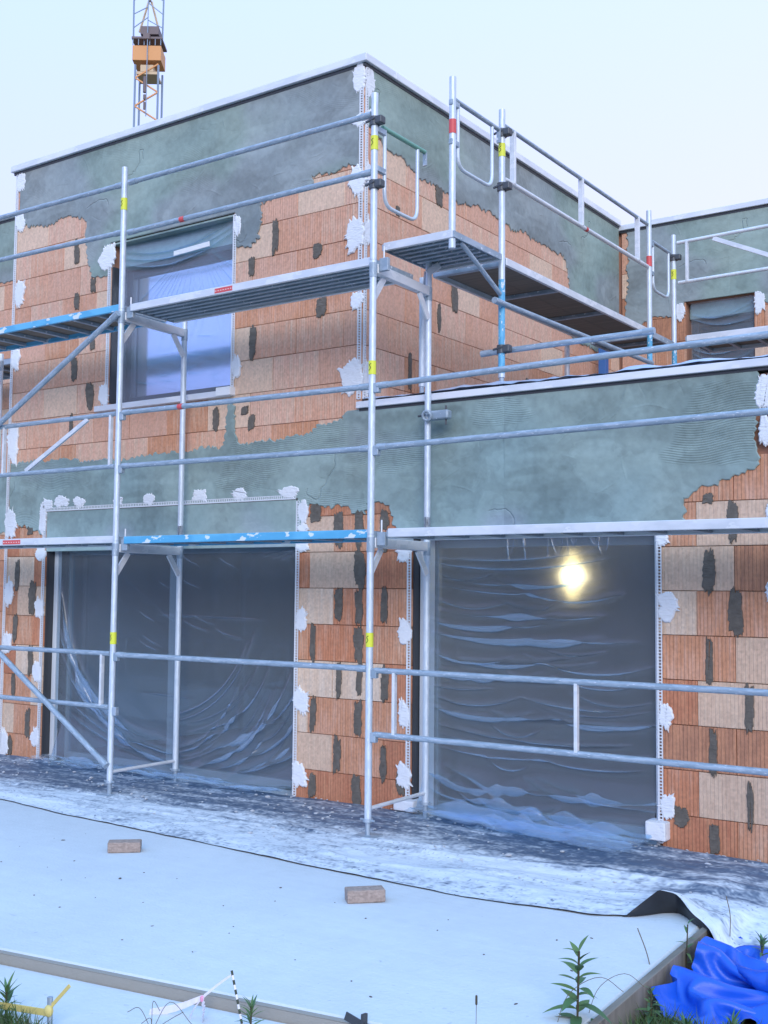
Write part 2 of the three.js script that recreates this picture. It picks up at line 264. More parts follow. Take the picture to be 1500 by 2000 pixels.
function bead(parent, a, b, w, where, name = 'corner_bead') { // perforated plaster bead, its holes left open
  const l = Math.hypot(b[0] - a[0], b[1] - a[1]), n = Math.round(l / 0.021), up = Math.abs(b[1] - a[1]) > Math.abs(b[0] - a[0]), g = [];
  const R2 = (x0, x1, y0, y1) => g.push(new THREE.BoxGeometry(x1 - x0, y1 - y0, 0.010).translate((x0 + x1) / 2, (y0 + y1) / 2, 0.0095));
  const x = Math.min(a[0], b[0]), y = Math.min(a[1], b[1]);
  if (up) { R2(x, x + 0.011, y, y + l); R2(x + w - 0.006, x + w, y, y + l); for (let k = 0; k <= n; k++) R2(x + 0.011, x + w - 0.006, y + k * l / n - 0.004, y + k * l / n + 0.004); }
  else { R2(x, x + l, y, y + 0.011); R2(x, x + l, y + w - 0.006, y + w); for (let k = 0; k <= n; k++) R2(x + k * l / n - 0.004, x + k * l / n + 0.004, y + 0.011, y + w - 0.006); }
  return part(parent, name, facing(merge(g), where), M.bead);
}

// ---------------------------------------------------------------- ground
struct('ground', uvBox(new THREE.PlaneGeometry(300, 300, 1, 1).rotateX(-Math.PI / 2).translate(0, -0.13, 0).toNonIndexed()), std({ map: rep(tex(256, 256, (i, j, u, v) => { const a = fbm(u * 8, v * 8, 701, 5, 8, 8); return mixc([0.07, 0.075, 0.035], [0.14, 0.12, 0.085], a); }, true), 0.5, 0.5), roughness: 1 }));
const flat = (pts, y0, y1, b = 0.012) => { const g = sheet(pts.map(([x, z]) => [x, -z]), y1 - y0, b); g.rotateX(-Math.PI / 2); g.translate(0, y0, 0); return uvBox(g); };
{
  const slab = struct('concrete_slab', flat([[-14, 5.156], [-1.93, 3.418], [-1.955, 3.0], [-2.05, 1.55], [-2.06, -5.5], [-14, -5.5]], -0.14, 0), M.concrete);
  struct('lower_paving', flat([[-14, 9], [-4.9, 5.2], [-3.2, 4.25], [-1.95, 4.1], [-1.93, 3.45], [-14, 5.19]], -0.14, -0.052), M.concrete);
  // a weathered board along the front edge of the slab and one along its side
  part(slab, 'edge_board', bar([-13.9, -0.032, 5.160], [-1.95, -0.032, 3.439], 0.034, 0.056), M.concreteEdge, 'weathered edging board along the front of the slab');
  part(slab, 'edge_board', bar([-1.90, -0.055, 3.40], [-2.018, -0.055, 1.45], 0.035, 0.13), M.boardDark, 'weathered edging board beside the grass');
}

// ---------------------------------------------------------------- the house
const house = thing('unfinished_house', 'two storey brick house with flat roof and grey base coat half applied', 'house');
const FR = { axis: 'z', at: 0 }, SD = { axis: 'x', at: -5.28 }, RE = { axis: 'z', at: -5 }, WG = { axis: 'z', at: -0.9 };
const WIN = [-8.20, -6.66, 3.35, 4.885], DL = [-9.03, -5.915, -0.1, 2.05], DR = [-4.79, -2.865, -0.1, 2.06];
const rect = ([a, b, c, d]) => [[a, c], [b, c], [b, d], [a, d]];

const highCoat = rough([[-9.585, 5.845, 1], [-5.30, 5.845, 1], [-5.33, 5.03], [-5.80, 5.045], [-5.83, 4.95], [-6.36, 4.93], [-6.355, 4.62], [-6.45, 4.555], [-6.645, 4.56, 1], [-6.645, 4.89, 1], [-8.21, 4.89, 1], [-8.21, 4.575], [-8.48, 4.605], [-8.55, 4.92], [-8.60, 5.19], [-8.98, 5.26], [-9.14, 5.215], [-9.585, 5.30, 1]], 0.02, 0.035, 5);
const lowCoat = rough([[-9.60, 2.89], [-8.05, 2.85], [-6.76, 2.87], [-6.72, 3.04], [-6.69, 3.23], [-6.63, 3.24], [-6.57, 2.90], [-6.45, 2.865], [-5.76, 2.91], [-5.70, 2.985], [-5.45, 2.995], [-5.41, 3.066, 1], [-2.19, 3.066], [-2.185, 2.46], [-2.30, 2.41], [-2.45, 2.335], [-2.61, 2.305], [-2.68, 2.22], [-2.69, 2.10], [-2.84, 2.062, 1], [-4.79, 2.062], [-4.87, 2.10], [-4.94, 2.14], [-5.0, 2.30], [-5.18, 2.33], [-5.22, 2.24], [-5.36, 2.25], [-5.42, 2.31], [-5.78, 2.345], [-5.86, 2.16, 1], [-5.905, 2.16, 1], [-5.905, 2.392, 1], [-9.035, 2.392, 1], [-9.035, 2.16], [-9.2, 2.20], [-9.35, 2.265], [-9.60, 2.275, 1]], 0.02, 0.03, 9);

// front wall: the load-bearing core with the openings, then blocks, coats, joint fillings, beads and dabs on it
const frontWall = part(house, 'front_wall', (() => { const g = sheet([[-9.65, 0], [DL[0], 0], [DL[0], 2.05], [DL[1], 2.05], [DL[1], 0], [DR[0], 0], [DR[0], 2.06], [DR[1], 2.06], [DR[1], 0], [-2.116, 0], [-2.116, 3.04], [-5.316, 3.04], [-5.316, 5.845], [-9.65, 5.845]], 0.324, 0, [rect(WIN)]); g.translate(0, 0, -0.36); return g; })(), M.core, 'block wall partly covered with grey base coat');
const pickHigh = (a, y, h, h2) => M.brickHigh[Math.floor(h * 5)];
const pickLow = (a, y, h, h2) => h2 < 0.30 ? M.brickPale[h < 0.5 ? 0 : 1] : M.brickLow[Math.floor(h * 5)];
courses(frontWall, FR, -9.62, -5.28, 2.7308, 11, -5.463 - 0.489 * 9 + 0.244, [WIN], [highCoat, lowCoat], (a, y, h, h2) => (y < 3.9 && h > 0.7 ? M.brickLow[h2 < 0.5 ? 0 : 2] : pickHigh(a, y, h, h2)));
courses(frontWall, FR, -9.62, -2.08, -0.048, 9, -5.287, [DL, DR, [-9.03, -5.915, 2.0, 2.45]], [lowCoat], pickLow);
part(frontWall, 'plaster_coat', facing(sheet(highCoat, 0.011, 0.006), FR), M.plasterHigh, 'dried blotchy grey base coat below the roof edge');
part(frontWall, 'plaster_coat', facing(sheet(lowCoat, 0.011, 0.006), FR), M.plasterLow, 'fresh greenish grey base coat with comb marks');
const MORTAR = [[-6.19, 4.6, .068, .29], [-6.45, 4.38, .075, .17], [-5.74, 4.41, .096, .12], [-5.69, 3.94, .105, .17], [-6.42, 3.72, .075, .28], [-8.7, 4.89, .075, .26], [-8.45, 4.52, .073, .14], [-8.68, 4.4, .075, .17], [-8.44, 3.95, .073, .12], [-8.69, 3.75, .089, .25], [-8.46, 3.46, .101, .27], [-8.71, 3.21, .059, .2], [-6.83, 3.11, .072, .2], [-6.5, 3.16, .081, .08], [-6.42, 3.05, .069, .13], [-5.72, 2.27, .105, .15], [-5.49, 2.13, .091, .27], [-5.29, 2.14, .089, .32], [-5.28, 1.82, .099, .32], [-5.28, 1.53, .069, .28], [-5.28, 1.23, .098, .29], [-5.27, .96, .058, .25], [-5.28, .68, .078, .27], [-5.29, .13, .083, .23], [-5.05, 2.19, .081, .17], [-5.04, 2.0, .058, .1], [-5.48, 1.54, .081, .26], [-5.04, 1.54, .066, .28], [-5.73, 1.24, .057, .29], [-5.47, .95, .055, .28], [-5.03, .94, .071, .25], [-5.72, .67, .062, .28], [-5.48, .37, .075, .28], [-5.04, .36, .061, .29], [-5.72, .11, .077, .2], [-4.88, .22, .07, .17], [-2.52, 2.26, .067, .07], [-2.36, 2.1, .071, .29], [-2.52, 1.8, .084, .29], [-2.35, 1.53, .091, .31], [-2.52, 1.23, .047, .28], [-2.27, .94, .054, .29], [-2.5, .66, .056, .29], [-2.27, .34, .041, .32], [-2.71, .23, .101, .13], [-2.5, .11, .066, .19], [-9.27, 2.21, .093, .09], [-9.45, 1.77, .071, .28], [-9.21, 1.54, .1, .33], [-9.46, 1.25, .071, .27], [-9.21, .96, .077, .3], [-9.46, .71, .055, .22], [-9.23, .36, .077, .29], [-9.48, .12, .071, .18]];
MORTAR.forEach(([x, y, w, h], i) => part(frontWall, 'mortar_patch', facing(blob(x, y, w, h * 0.98, 40 + i, 0.25, 0.008), FR), M.mortar));
const DABS = [[-5.32, 5.74, .132, .23], [-5.33, 5.4, .112, .1], [-5.34, 4.91, .152, .25], [-5.35, 4.48, .202, .25], [-5.33, 3.94, .13, .14], [-5.36, 3.33, .211, .29], [-9.57, 5.75, .131, .18], [-9.56, 5.33, .147, .19], [-9.55, 4.59, .147, .29], [-9.57, 3.93, .122, .21], [-9.57, 3.07, .16, .36], [-9.57, 2.3, .17, .28], [-8.25, 4.76, .227, .24], [-6.61, 4.78, .095, .18], [-8.26, 3.46, .145, .2], [-6.6, 3.53, .09, .2], [-9.01, 2.45, .152, .12], [-8.81, 2.47, .209, .12], [-8.56, 2.46, .159, .12], [-8.02, 2.45, .137, .09], [-7.62, 2.45, .144, .1], [-7.0, 2.46, .183, .11], [-6.53, 2.45, .161, .12], [-5.99, 2.44, .184, .11], [-9.08, 2.33, .1, .3], [-5.85, 2.28, .11, .21], [-5.84, 2.15, .106, .07], [-5.85, 2.0, .12, .09], [-9.1, 1.99, .13, .14], [-9.1, 1.46, .13, .18], [-9.1, .84, .13, .19], [-9.1, .22, .13, .18], [-9.57, 1.6, .13, .23], [-9.57, 1.11, .13, .2], [-9.57, .14, .13, .27], [-5.85, 1.42, .116, .18], [-5.84, .77, .147, .18], [-5.85, .19, .147, .19], [-4.86, 1.96, .139, .15], [-4.85, 1.34, .12, .2], [-4.85, .73, .11, .2], [-4.85, .27, .119, .2], [-2.82, 2.0, .087, .09], [-2.79, 1.57, .138, .21], [-2.81, .85, .09, .16], [-2.8, .28, .096, .15], [-2.15, 2.90, .10, .24], [-2.14, 2.66, .09, .2], [-2.12, 2.17, .07, .1], [-2.12, 1.66, .07, .13]];
DABS.forEach(([x, y, w, h], i) => part(frontWall, 'plaster_dab', facing(blob(x, y, w, h, 140 + i, 1, 0.017), FR), M.white));
bead(frontWall, [-5.318, 3.15], [-5.318, 5.83], 0.036, FR); bead(frontWall, [-9.645, 0.02], [-9.645, 5.83], 0.034, FR); bead(frontWall, [-2.12, 0.02], [-2.12, 3.03], 0.036, FR);
bead(frontWall, [-9.068, 0.02], [-9.068, 2.37], 0.036, FR, 'edge_bead'); bead(frontWall, [-5.913, 0.02], [-5.913, 2.37], 0.036, FR, 'edge_bead'); bead(frontWall, [-9.03, 2.385], [-5.92, 2.385], 0.036, FR, 'edge_bead');
bead(frontWall, [-4.828, 0.02], [-4.828, 2.04], 0.036, FR, 'edge_bead'); bead(frontWall, [-2.863, 0.05], [-2.863, 2.04], 0.034, FR, 'edge_bead');
bead(frontWall, [-6.658, 3.36], [-6.658, 4.87], 0.034, FR, 'edge_bead'); bead(frontWall, [-8.236, 3.36], [-8.236, 4.87], 0.034, FR, 'edge_bead');
part(frontWall, 'shutter_box', box(-9.02, -5.918, 2.0, 2.382, -0.033, 0.008, 0.004), M.plasterSmooth, 'smooth grey plastered shutter box over the wide opening');

// side wall above the terrace, seen at an angle; local x of its coats is -z
const sideCoat = rough([[0.03, 5.845, 1], [4.97, 5.845, 1], [4.97, 4.35], [4.3, 4.30], [3.70, 4.36], [3.68, 4.95], [3.55, 5.19], [2.44, 5.16], [1.9, 5.20], [1.485, 5.125], [0.89, 5.18], [0.387, 5.25], [0.12, 5.36, 1], [0.03, 5.36, 1]], 0.025, 0.04, 15);
const sideWall = part(house, 'side_wall', box(-5.64, -5.316, 2.9, 5.845, -5.0, -0.362), M.core, 'side wall above the terrace');
courses(sideWall, SD, 0.038, 4.99, 2.7308, 11, 0.12, [], [sideCoat], (a, y, h, h2) => (y < 3.7 && h > 0.55 ? M.brickLow[h2 < 0.5 ? 0 : 2] : pickHigh(a, y, h, h2)));
part(sideWall, 'plaster_coat', facing(sheet(sideCoat, 0.011, 0.006), SD), M.plasterHigh);
[[1.12, 5.11, .109, .23], [0.48, 4.79, .06, .08], [1.38, 4.29, .104, .29], [1.13, 4.02, .058, .25], [0.68, 3.47, .054, .3], [2.76, 3.64, .085, .2]].forEach(([x, y, w, h], i) => part(sideWall, 'mortar_patch', facing(blob(x, y, w, h, 240 + i, 0.25, 0.008), SD), M.mortar));
[[0.07, 5.73, .13, .25], [0.06, 5.45, .1, .12], [0.07, 4.95, .12, .2], [0.06, 4.49, .11, .2], [0.06, 3.33, .1, .25]].forEach(([x, y, w, h], i) => part(sideWall, 'plaster_dab', facing(blob(x, y, w, h, 260 + i, 1, 0.015), SD), M.white));
bead(sideWall, [0.006, 3.15], [0.006, 5.83], 0.032, SD);

// wall at the back of the terrace, with its window
const RW = [-4.5, -3.74, 3.85, 4.875];
const rearCoat = rough([[-5.19, 5.80, 1], [-2.10, 5.80, 1], [-2.10, 4.74], [-3.3, 4.70], [-3.62, 4.76], [-3.70, 4.80, 1], [-3.72, 4.88, 1], [-4.51, 4.88, 1], [-4.52, 4.74], [-4.82, 4.75], [-5.0, 4.70], [-5.17, 4.55], [-5.21, 4.9], [-5.18, 5.3]], 0.025, 0.035, 25);
const rearWall = part(house, 'rear_wall', (() => { const g = sheet([[-5.30, 2.9], [-2.08, 2.9], [-2.08, 5.8], [-5.30, 5.8]], 0.324, 0, [rect(RW)]); g.translate(0, 0, -5.36); return g; })(), M.core, 'wall set back behind the terrace');
courses(rearWall, RE, -5.25, -2.6, 2.7308, 11, -5.1, [RW], [rearCoat], (a, y, h, h2) => (h < 0.6 ? M.brickLow[Math.floor(h2 * 5)] : M.brickHigh[Math.floor(h2 * 5)]));
part(rearWall, 'plaster_coat', facing(sheet(rearCoat, 0.011, 0.006), RE), M.plasterHigh);
[[-4.56, 4.78, .106, .2], [-3.68, 4.77, .12, .25]].forEach(([x, y, w, h], i) => part(rearWall, 'plaster_dab', facing(blob(x, y, w, h, 280 + i, 1, 0.015), RE), M.white));

// wing at the far end, set back
const wingCoat = rough([[-13.6, 5.84, 1], [-9.66, 5.84, 1], [-9.66, 5.14], [-13.6, 5.12, 1]], 0.025, 0.03, 31);
const wingCoat2 = rough([[-13.6, 2.92], [-9.66, 2.9, 1], [-9.66, 2.27], [-13.6, 2.27, 1]], 0.025, 0.03, 33);
const wingWall = part(house, 'wing_wall', box(-13.6, -9.652, 0, 5.845, -1.26, -0.936), M.core, 'wall of the wing set back beside the main block');
courses(wingWall, WG, -11.5, -9.66, -0.048, 20, -9.8, [], [wingCoat, wingCoat2], (a, y, h, h2) => y > 2.8 ? pickHigh(a, y, h, h2) : pickLow(a, y, h, h2));
part(wingWall, 'plaster_coat', facing(sheet(wingCoat, 0.011, 0.006), WG), M.plasterHigh); part(wingWall, 'plaster_coat', facing(sheet(wingCoat2, 0.011, 0.006), WG), M.plasterLow);

// what closes the rooms: other walls, floors and roofs
part(house, 'gable_wall', box(-9.65, -9.30, 0, 5.84, -5.0, -0.362), M.inside); part(house, 'gable_wall', box(-2.44, -2.084, 0, 3.04, -5.0, -0.362), M.core);
part(house, 'back_wall', box(-9.65, -2.08, 0, 2.69, -5.36, -5.004), M.inside); part(house, 'back_wall', box(-9.65, -5.304, 2.694, 5.84, -5.36, -5.004), M.inside);
part(house, 'ceiling_slab', box(-9.298, -2.442, 2.69, 2.90, -5.0, -0.362), M.inside); part(house, 'roof_slab', box(-9.298, -5.642, 5.45, 5.62, -5.0, -0.362), M.inside);
part(house, 'rear_block', box(-5.30, -2.08, 2.9, 5.80, -8, -6.2), M.inside); part(house, 'roof_slab', box(-5.30, -2.08, 5.60, 5.79, -6.198, -5.362), M.inside); part(house, 'gable_wall', box(-2.4, -2.08, 2.9, 5.598, -6.198, -5.362), M.inside);
part(house, 'floor_screed', box(-9.298, -2.442, 0.002, 0.012, -5.0, -0.362), std({ color: L(0.08, 0.10, 0.12), roughness: 0.9 }));
part(house, 'partition_wall', box(-5.5, -5.38, 0, 2.688, -5.0, -0.364), M.inside);

// roof edges: folded sheet metal with a drip edge
const coping = (x0, x1, z0, z1, y0, y1, label) => part(house, 'roof_edge', merge([box(x0, x1, y0, y1, z0, z1, 0.006), box(x0 + 0.01, x1 - 0.01, y0 - 0.028, y0, z0 + 0.02, z1 - 0.035)]), M.flash, label);
part(house, 'roof_edge', box(-9.70, -5.235, 5.862, 5.925, -0.38, 0.045, 0.006), M.flash, 'pale sheet metal roof edge');
part(house, 'drip_board', box(-9.68, -5.262, 5.835, 5.861, -0.36, 0.016), M.pvcDark);
part(house, 'roof_edge', box(-5.66, -5.235, 5.862, 5.925, -4.955, -0.382, 0.006), M.flash);
part(house, 'drip_board', box(-5.64, -5.264, 5.835, 5.861, -4.98, -0.362), M.pvcDark);
part(house, 'roof_edge', box(-5.66, -2.04, 5.812, 5.872, -5.38, -4.957, 0.006), M.flash);
part(house, 'drip_board', box(-5.262, -2.06, 5.786, 5.811, -5.36, -4.984), M.pvcDark);
part(house, 'roof_edge', box(-13.6, -9.66, 5.862, 5.925, -1.28, -0.855, 0.006), M.flash);
part(house, 'drip_board', box(-13.6, -9.66, 5.835, 5.861, -1.26, -0.884), M.pvcDark);
{ // parapet of the terrace: white boards, foil folded over them
  part(house, 'parapet_cap', box(-5.305, -2.04, 3.072, 3.124, -0.40, 0.040, 0.005), M.flash, 'white taped parapet cap of the terrace');
  part(house, 'drip_board', box(-5.29, -2.06, 3.05, 3.071, -0.36, 0.014), M.pvcDark);
  const nx = 200, nz = 14, pos = [], idx = [];
  for (let i = 0; i <= nx; i++) for (let j = 0; j <= nz; j++) { const x = lerp(-5.27, -2.06, i / nx), z = lerp(0.035, -0.30, j / nz); pos.push(x, 3.129 + 0.055 * fbm(x * 3, z * 9, 71, 3) * smooth(0, 0.35, j / nz + 0.15 * vn(x * 4, 1, 8)) + 0.012 * vn(x * 14, z * 30, 73), z); }
  for (let i = 0; i < nx; i++) for (let j = 0; j < nz; j++) { const a = i * (nz + 1) + j, b = a + nz + 1; idx.push(a, b, a + 1, a + 1, b, b + 1); }
  const g = new THREE.BufferGeometry(); g.setAttribute('position', new THREE.Float32BufferAttribute(pos, 3)); g.setIndex(idx); g.computeVertexNormals();
  part(house, 'cap_foil', g, std({ color: L(0.42, 0.52, 0.68), roughness: 0.35, side: THREE.DoubleSide }), 'loose bluish foil lying on the parapet');
}
// window and door units behind the film
function unit(name, x0, x1, y0, y1, z, frameMat, paneMat, mull, label) {
  const w = 0.075, g = [box(x0, x0 + w, y0, y1, z - 0.06, z, 0.006), box(x1 - w, x1, y0, y1, z - 0.06, z, 0.006), box(x0 + w + .001, x1 - w - .001, y0, y0 + w, z - 0.058, z - .002, 0.006), box(x0 + w + .001, x1 - w - .001, y1 - w, y1, z - 0.058, z - .002, 0.006)];
  for (const m of mull) g.push(box(m - 0.045, m + 0.045, y0 + w + .001, y1 - w - .001, z - 0.056, z - .004, 0.006));
  const f = part(house, name, merge(g), frameMat, label), xs = [x0 + w, ...mull.flatMap((m) => [m - 0.045, m + 0.045]), x1 - w];
  for (let k = 0; k < xs.length; k += 2) part(f, 'pane', (paneMat === M.frosted ? new THREE.BoxGeometry(xs[k + 1] - xs[k] + 0.01, y1 - y0 - 2 * w + 0.01, 0.006) : new THREE.PlaneGeometry(xs[k + 1] - xs[k] + 0.01, y1 - y0 - 2 * w + 0.01)).translate((xs[k] + xs[k + 1]) / 2, (y0 + y1) / 2, z - 0.03), paneMat); return f;
}
unit('window', -8.195, -6.665, 3.37, 4.66, -0.20, M.pvcDark, M.coated, [], 'dark framed upper window behind film');
unit('window', -4.495, -3.745, 3.87, 4.70, -5.20, M.pvcDark, M.glass, [], 'dark framed small window behind film');
unit('terrace_door', -9.025, -5.92, 0.004, 2.045, -0.24, M.slate, M.glass, [-7.55], 'wide dark framed glass door behind film');
unit('terrace_door', -4.785, -2.87, 0.004, 2.055, -0.24, M.slate, M.frosted, [], 'dark framed glass door behind film');
part(house, 'shutter_box', box(-8.195, -6.665, 4.665, 4.88, -0.26, -0.10, 0.004), M.plasterSmooth); part(house, 'head_lining', box(-8.195, -6.665, 4.868, 4.883, -0.098, -0.004), M.plasterSmooth); part(house, 'shutter_box', box(-4.495, -3.745, 4.705, 4.87, -5.26, -5.12, 0.004), M.plasterSmooth);
part(house, 'jamb_rail', merge([box(-8.199, -8.178, 3.37, 4.66, -0.195, -0.006), box(-8.177, -8.150, 3.37, 4.66, -0.15, -0.11)]), M.pvcDark, 'dark shutter rail in the window reveal');
part(house, 'jamb_rail', merge([box(-9.028, -9.012, 0.01, 2.04, -0.235, -0.012), box(-9.010, -8.965, 0.01, 2.04, -0.23, -0.14, 0.004)]), M.pvcDark);
part(house, 'jamb_rail', box(-9.010, -8.955, 0.01, 2.04, -0.135, -0.09, 0.004), M.pvcWhite, 'pale shutter rail at the wide opening');
part(house, 'jamb_rail', box(-4.788, -4.772, 0.01, 2.05, -0.235, -0.012), M.pvcDark); part(house, 'jamb_rail', box(-4.768, -4.705, 0.01, 2.05, -0.19, -0.075, 0.006), M.pvcWhite, 'pale shutter rail at the lit opening');
part(house, 'jamb_rail', box(-2.888, -2.867, 0.01, 2.05, -0.2, -0.02, 0.004), M.pvcWhite);
part(house, 'window_sill', merge([box(-8.335, -6.66, 3.292, 3.345, -0.19, 0.055, 0.006)]), M.flash, 'white window sill of the upper window'); part(house, 'sill_end', box(-6.78, -6.615, 3.296, 3.372, -0.12, 0.066, 0.008), M.white); 
part(house, 'threshold_block', box(-2.93, -2.79, 0.07, 0.19, -0.06, 0.075, 0.012), M.white, 'white foam block at the foot of the jamb'); part(house, 'threshold_block', box(-4.90, -4.72, 0.03, 0.11, -0.1, 0.07, 0.012), M.white);
settle(house);
console.log('bricks', nBricks);

// ---------------------------------------------------------------- protective film
function polyDist(px, py, pts) { let best = 1e9, at = 0, vx = 0, vy = 0; for (let i = 0; i < pts.length - 1; i++) { const ax = pts[i][0], ay = pts[i][1], bx = pts[i + 1][0] - ax, by = pts[i + 1][1] - ay, t = clamp(((px - ax) * bx + (py - ay) * by) / (bx * bx + by * by)), dx = px - ax - t * bx, dy = py - ay - t * by, q = dx * dx + dy * dy; if (q < best) { best = q; at = (i + t) / (pts.length - 1); vx = dx; vy = dy; } } return [Math.sqrt(best), at, vx, vy]; }
function film(label, x0, x1, y0, y1, nx, ny, folds, base, name = 'plastic_film') {
  const boxes = folds.map((f) => { const xs = f.pts.map((p) => p[0]), ys = f.pts.map((p) => p[1]), m = f.w * 5; return [Math.min(...xs) - m, Math.max(...xs) + m, Math.min(...ys) - m, Math.max(...ys) + m]; });
  const pos = [], uv = [], idx = [];
  for (let j = 0; j <= ny; j++) for (let i = 0; i <= nx; i++) {
    const x = lerp(x0, x1, i / nx), y = lerp(y0, y1, j / ny); let p = base(x, y, i / nx, j / ny), d = 0, sx = 0, sy = 0;
    folds.forEach((f, k) => { const b = boxes[k]; if (x < b[0] || x > b[1] || y < b[2] || y > b[3]) return; const [q, t, vx, vy] = polyDist(x, y, f.pts), tp = Math.pow(Math.sin(Math.PI * clamp(t, 0.02, 0.98)), 0.6), e = Math.exp(-Math.pow(q / f.w, 1.6)); d += f.a * tp * e; const lap = (f.k ?? 2.3) * tp * e; sx -= lap * vx; sy -= lap * vy; }); // the film laps over itself along a fold
    pos.push(p[0] + sx, Math.max(p[1] + sy, Math.min(p[1], 0.048)), p[2] + d); uv.push(x, y);
  }
  for (let j = 0; j < ny; j++) for (let i = 0; i < nx; i++) { const a = j * (nx + 1) + i, b = a + nx + 1; idx.push(a, a + 1, b, b, a + 1, b + 1); }
  const g = new THREE.BufferGeometry(); g.setAttribute('position', new THREE.Float32BufferAttribute(pos, 3)); g.setAttribute('uv', new THREE.Float32BufferAttribute(uv, 2)); g.setIndex(idx); g.computeVertexNormals();
  return single(name, label, 'plastic film', g, M.film, 'films over the openings');
}
const curve = (a, c, b, n = 14) => { const o = []; for (let k = 0; k <= n; k++) { const t = k / n; o.push([(1 - t) * (1 - t) * a[0] + 2 * t * (1 - t) * c[0] + t * t * b[0], (1 - t) * (1 - t) * a[1] + 2 * t * (1 - t) * c[1] + t * t * b[1]]); } return o; };
{ // lit opening: sagging level folds, foot of the sheet spread over the ground
  const F = [], q = rng(5);
  for (let k = 0; k < 56; k++) { const y = 0.40 + 1.5 * Math.pow(q(), 0.95), wide = q(), xa = wide < 0.55 ? -4.69 + 0.1 * q() : -4.2 + 0.7 * q(), xb = Math.min(-2.9, xa + (wide < 0.55 ? 0.5 + 1.1 * q() : 0.35 + 0.7 * q())), s = 0.03 + 0.09 * q(); F.push({ pts: curve([xa, y + 0.05 * q()], [(xa + xb) / 2, y - s], [xb, y + (q() - 0.2) * 0.07]), a: (0.010 + 0.018 * q()), w: 0.008 + 0.017 * q() }); }
  for (let k = 0; k < 16; k++) { const x = -4.1 + 1.1 * q(), e = 0.1 + 0.15 * q(); F.push({ pts: curve([x, 2.06], [x + 0.02, 2.06 - e / 2], [x + 0.12 * (q() - 0.4), 2.06 - e]), a: 0.012, w: 0.01 }); }
  for (let k = 0; k < 40; k++) { const xa = -4.7 + 1.2 * q(), y = -0.36 + 0.66 * q(); F.push({ pts: curve([xa, y + 0.09], [xa + 0.4, y - 0.05], [xa + 0.6 + 0.6 * q(), y + 0.06 * q()]), a: 0.025, w: 0.024, k: 3.5 }); }
  film('clear film hung over the lit opening beside the pier, foot spread on the ground', -4.70, -2.88, -0.42, 2.05, 300, 380, F, (x, y, u, v) => {
    let z = -0.062 + 0.02 * (fbm(x * 2, y * 2, 91, 3) - 0.5) - 0.012 * Math.sin(u * Math.PI) * smooth(0.2, 1, v); let yy = y;
    const k = smooth(0.45, -0.05, y); z += 0.14 * k * (0.5 + 0.9 * fbm(x * 1.3, 2, 95, 2)); const foot = 0.07 + 0.03 * fbm(x * 5, 7, 97, 2);
    if (y < foot) { const out = foot - y; yy = foot - Math.min(0.008, out * 0.05) + 0.035 * (fbm(x * 6, out * 9, 99, 3) - 0.35) * smooth(0, 0.1, out); z += out * (0.35 + 0.75 * u) * 0.95; } return [x, Math.max(0.048, yy), z]; });
}
{ // wide opening: folds hang in swags from both upper corners
  const F = [], q = rng(15), X0 = -8.94, X1 = -5.94;
  for (let k = 0; k < 26; k++) { const t = k / 25; F.push({ pts: curve([X0 + 0.02 + 0.03 * q(), 1.75 - 1.25 * t * q() - 0.25 * t], [X0 + 0.35 + 0.45 * t, 0.45 - 0.28 * t], [X0 + 1.0 + 0.75 * t + 0.3 * q(), 0.34 - 0.25 * t + 0.08 * q()]), a: 0.012 + 0.016 * q(), w: 0.009 + 0.012 * q() }); }
  for (let k = 0; k < 34; k++) { const t = k / 33, xa = -7.45 + 0.9 * t + 0.2 * q(), ya = 0.12 + 0.5 * (1 - t) * q(), l = 0.4 + 0.6 * q(); F.push({ pts: curve([xa, ya], [xa + l * 0.75, ya + 0.12 * l], [xa + l, ya + (0.55 + 0.4 * q()) * l]), a: 0.012 + 0.016 * q(), w: 0.008 + 0.015 * q() }); }
  for (let k = 0; k < 22; k++) { const xa = -8.9 + 2.9 * q(), y = -0.2 + 0.28 * q(), l = 0.25 + 0.5 * q(); F.push({ pts: curve([xa, y + 0.06 * q()], [xa + l / 2, y - 0.05], [xa + l, y + 0.08 * q()]), a: 0.02, w: 0.016 }); }
  for (let k = 0; k < 12; k++) { const xa = -7.9 + 1.6 * q(), y = 1.0 + 0.9 * q(); F.push({ pts: curve([xa, y + 0.05], [xa + 0.12, y - 0.02], [xa + 0.2 + 0.15 * q(), y - 0.04]), a: 0.006, w: 0.008 }); }
  F.push({ pts: [[-7.6, 1.42], [-6.3, 1.40]], a: 0.008, w: 0.008 }); F.push({ pts: [[-7.75, 0.72], [-7.1, 0.70]], a: 0.008, w: 0.008 });
  for (let k = 0; k < 3; k++) F.push({ pts: [[-6.35 + 0.1 * k, 1.93 - 0.02 * k], [-5.95, 2.0 - 0.015 * k]], a: 0.014, w: 0.012 });
  film('clear film over the wide opening, folds hanging in swags', X0, X1, -0.22, 2.05, 420, 320, F, (x, y, u, v) => {
    let z = -0.085 + 0.025 * (fbm(x * 1.6, y * 2, 191, 3) - 0.5), yy = y; const k = smooth(0.5, 0, y); z += 0.13 * k * (0.4 + fbm(x * 1.4, 3, 195, 2)) * smooth(0, 0.05, u); const foot = 0.065 + 0.03 * fbm(x * 5, 9, 197, 2);
    if (y < foot) { const out = foot - y; yy = foot + 0.05 * (fbm(x * 7, out * 9, 199, 3) - 0.4) * smooth(0, 0.08, out); z += out * 0.9; } return [x, Math.max(0.048, yy), z]; });
}
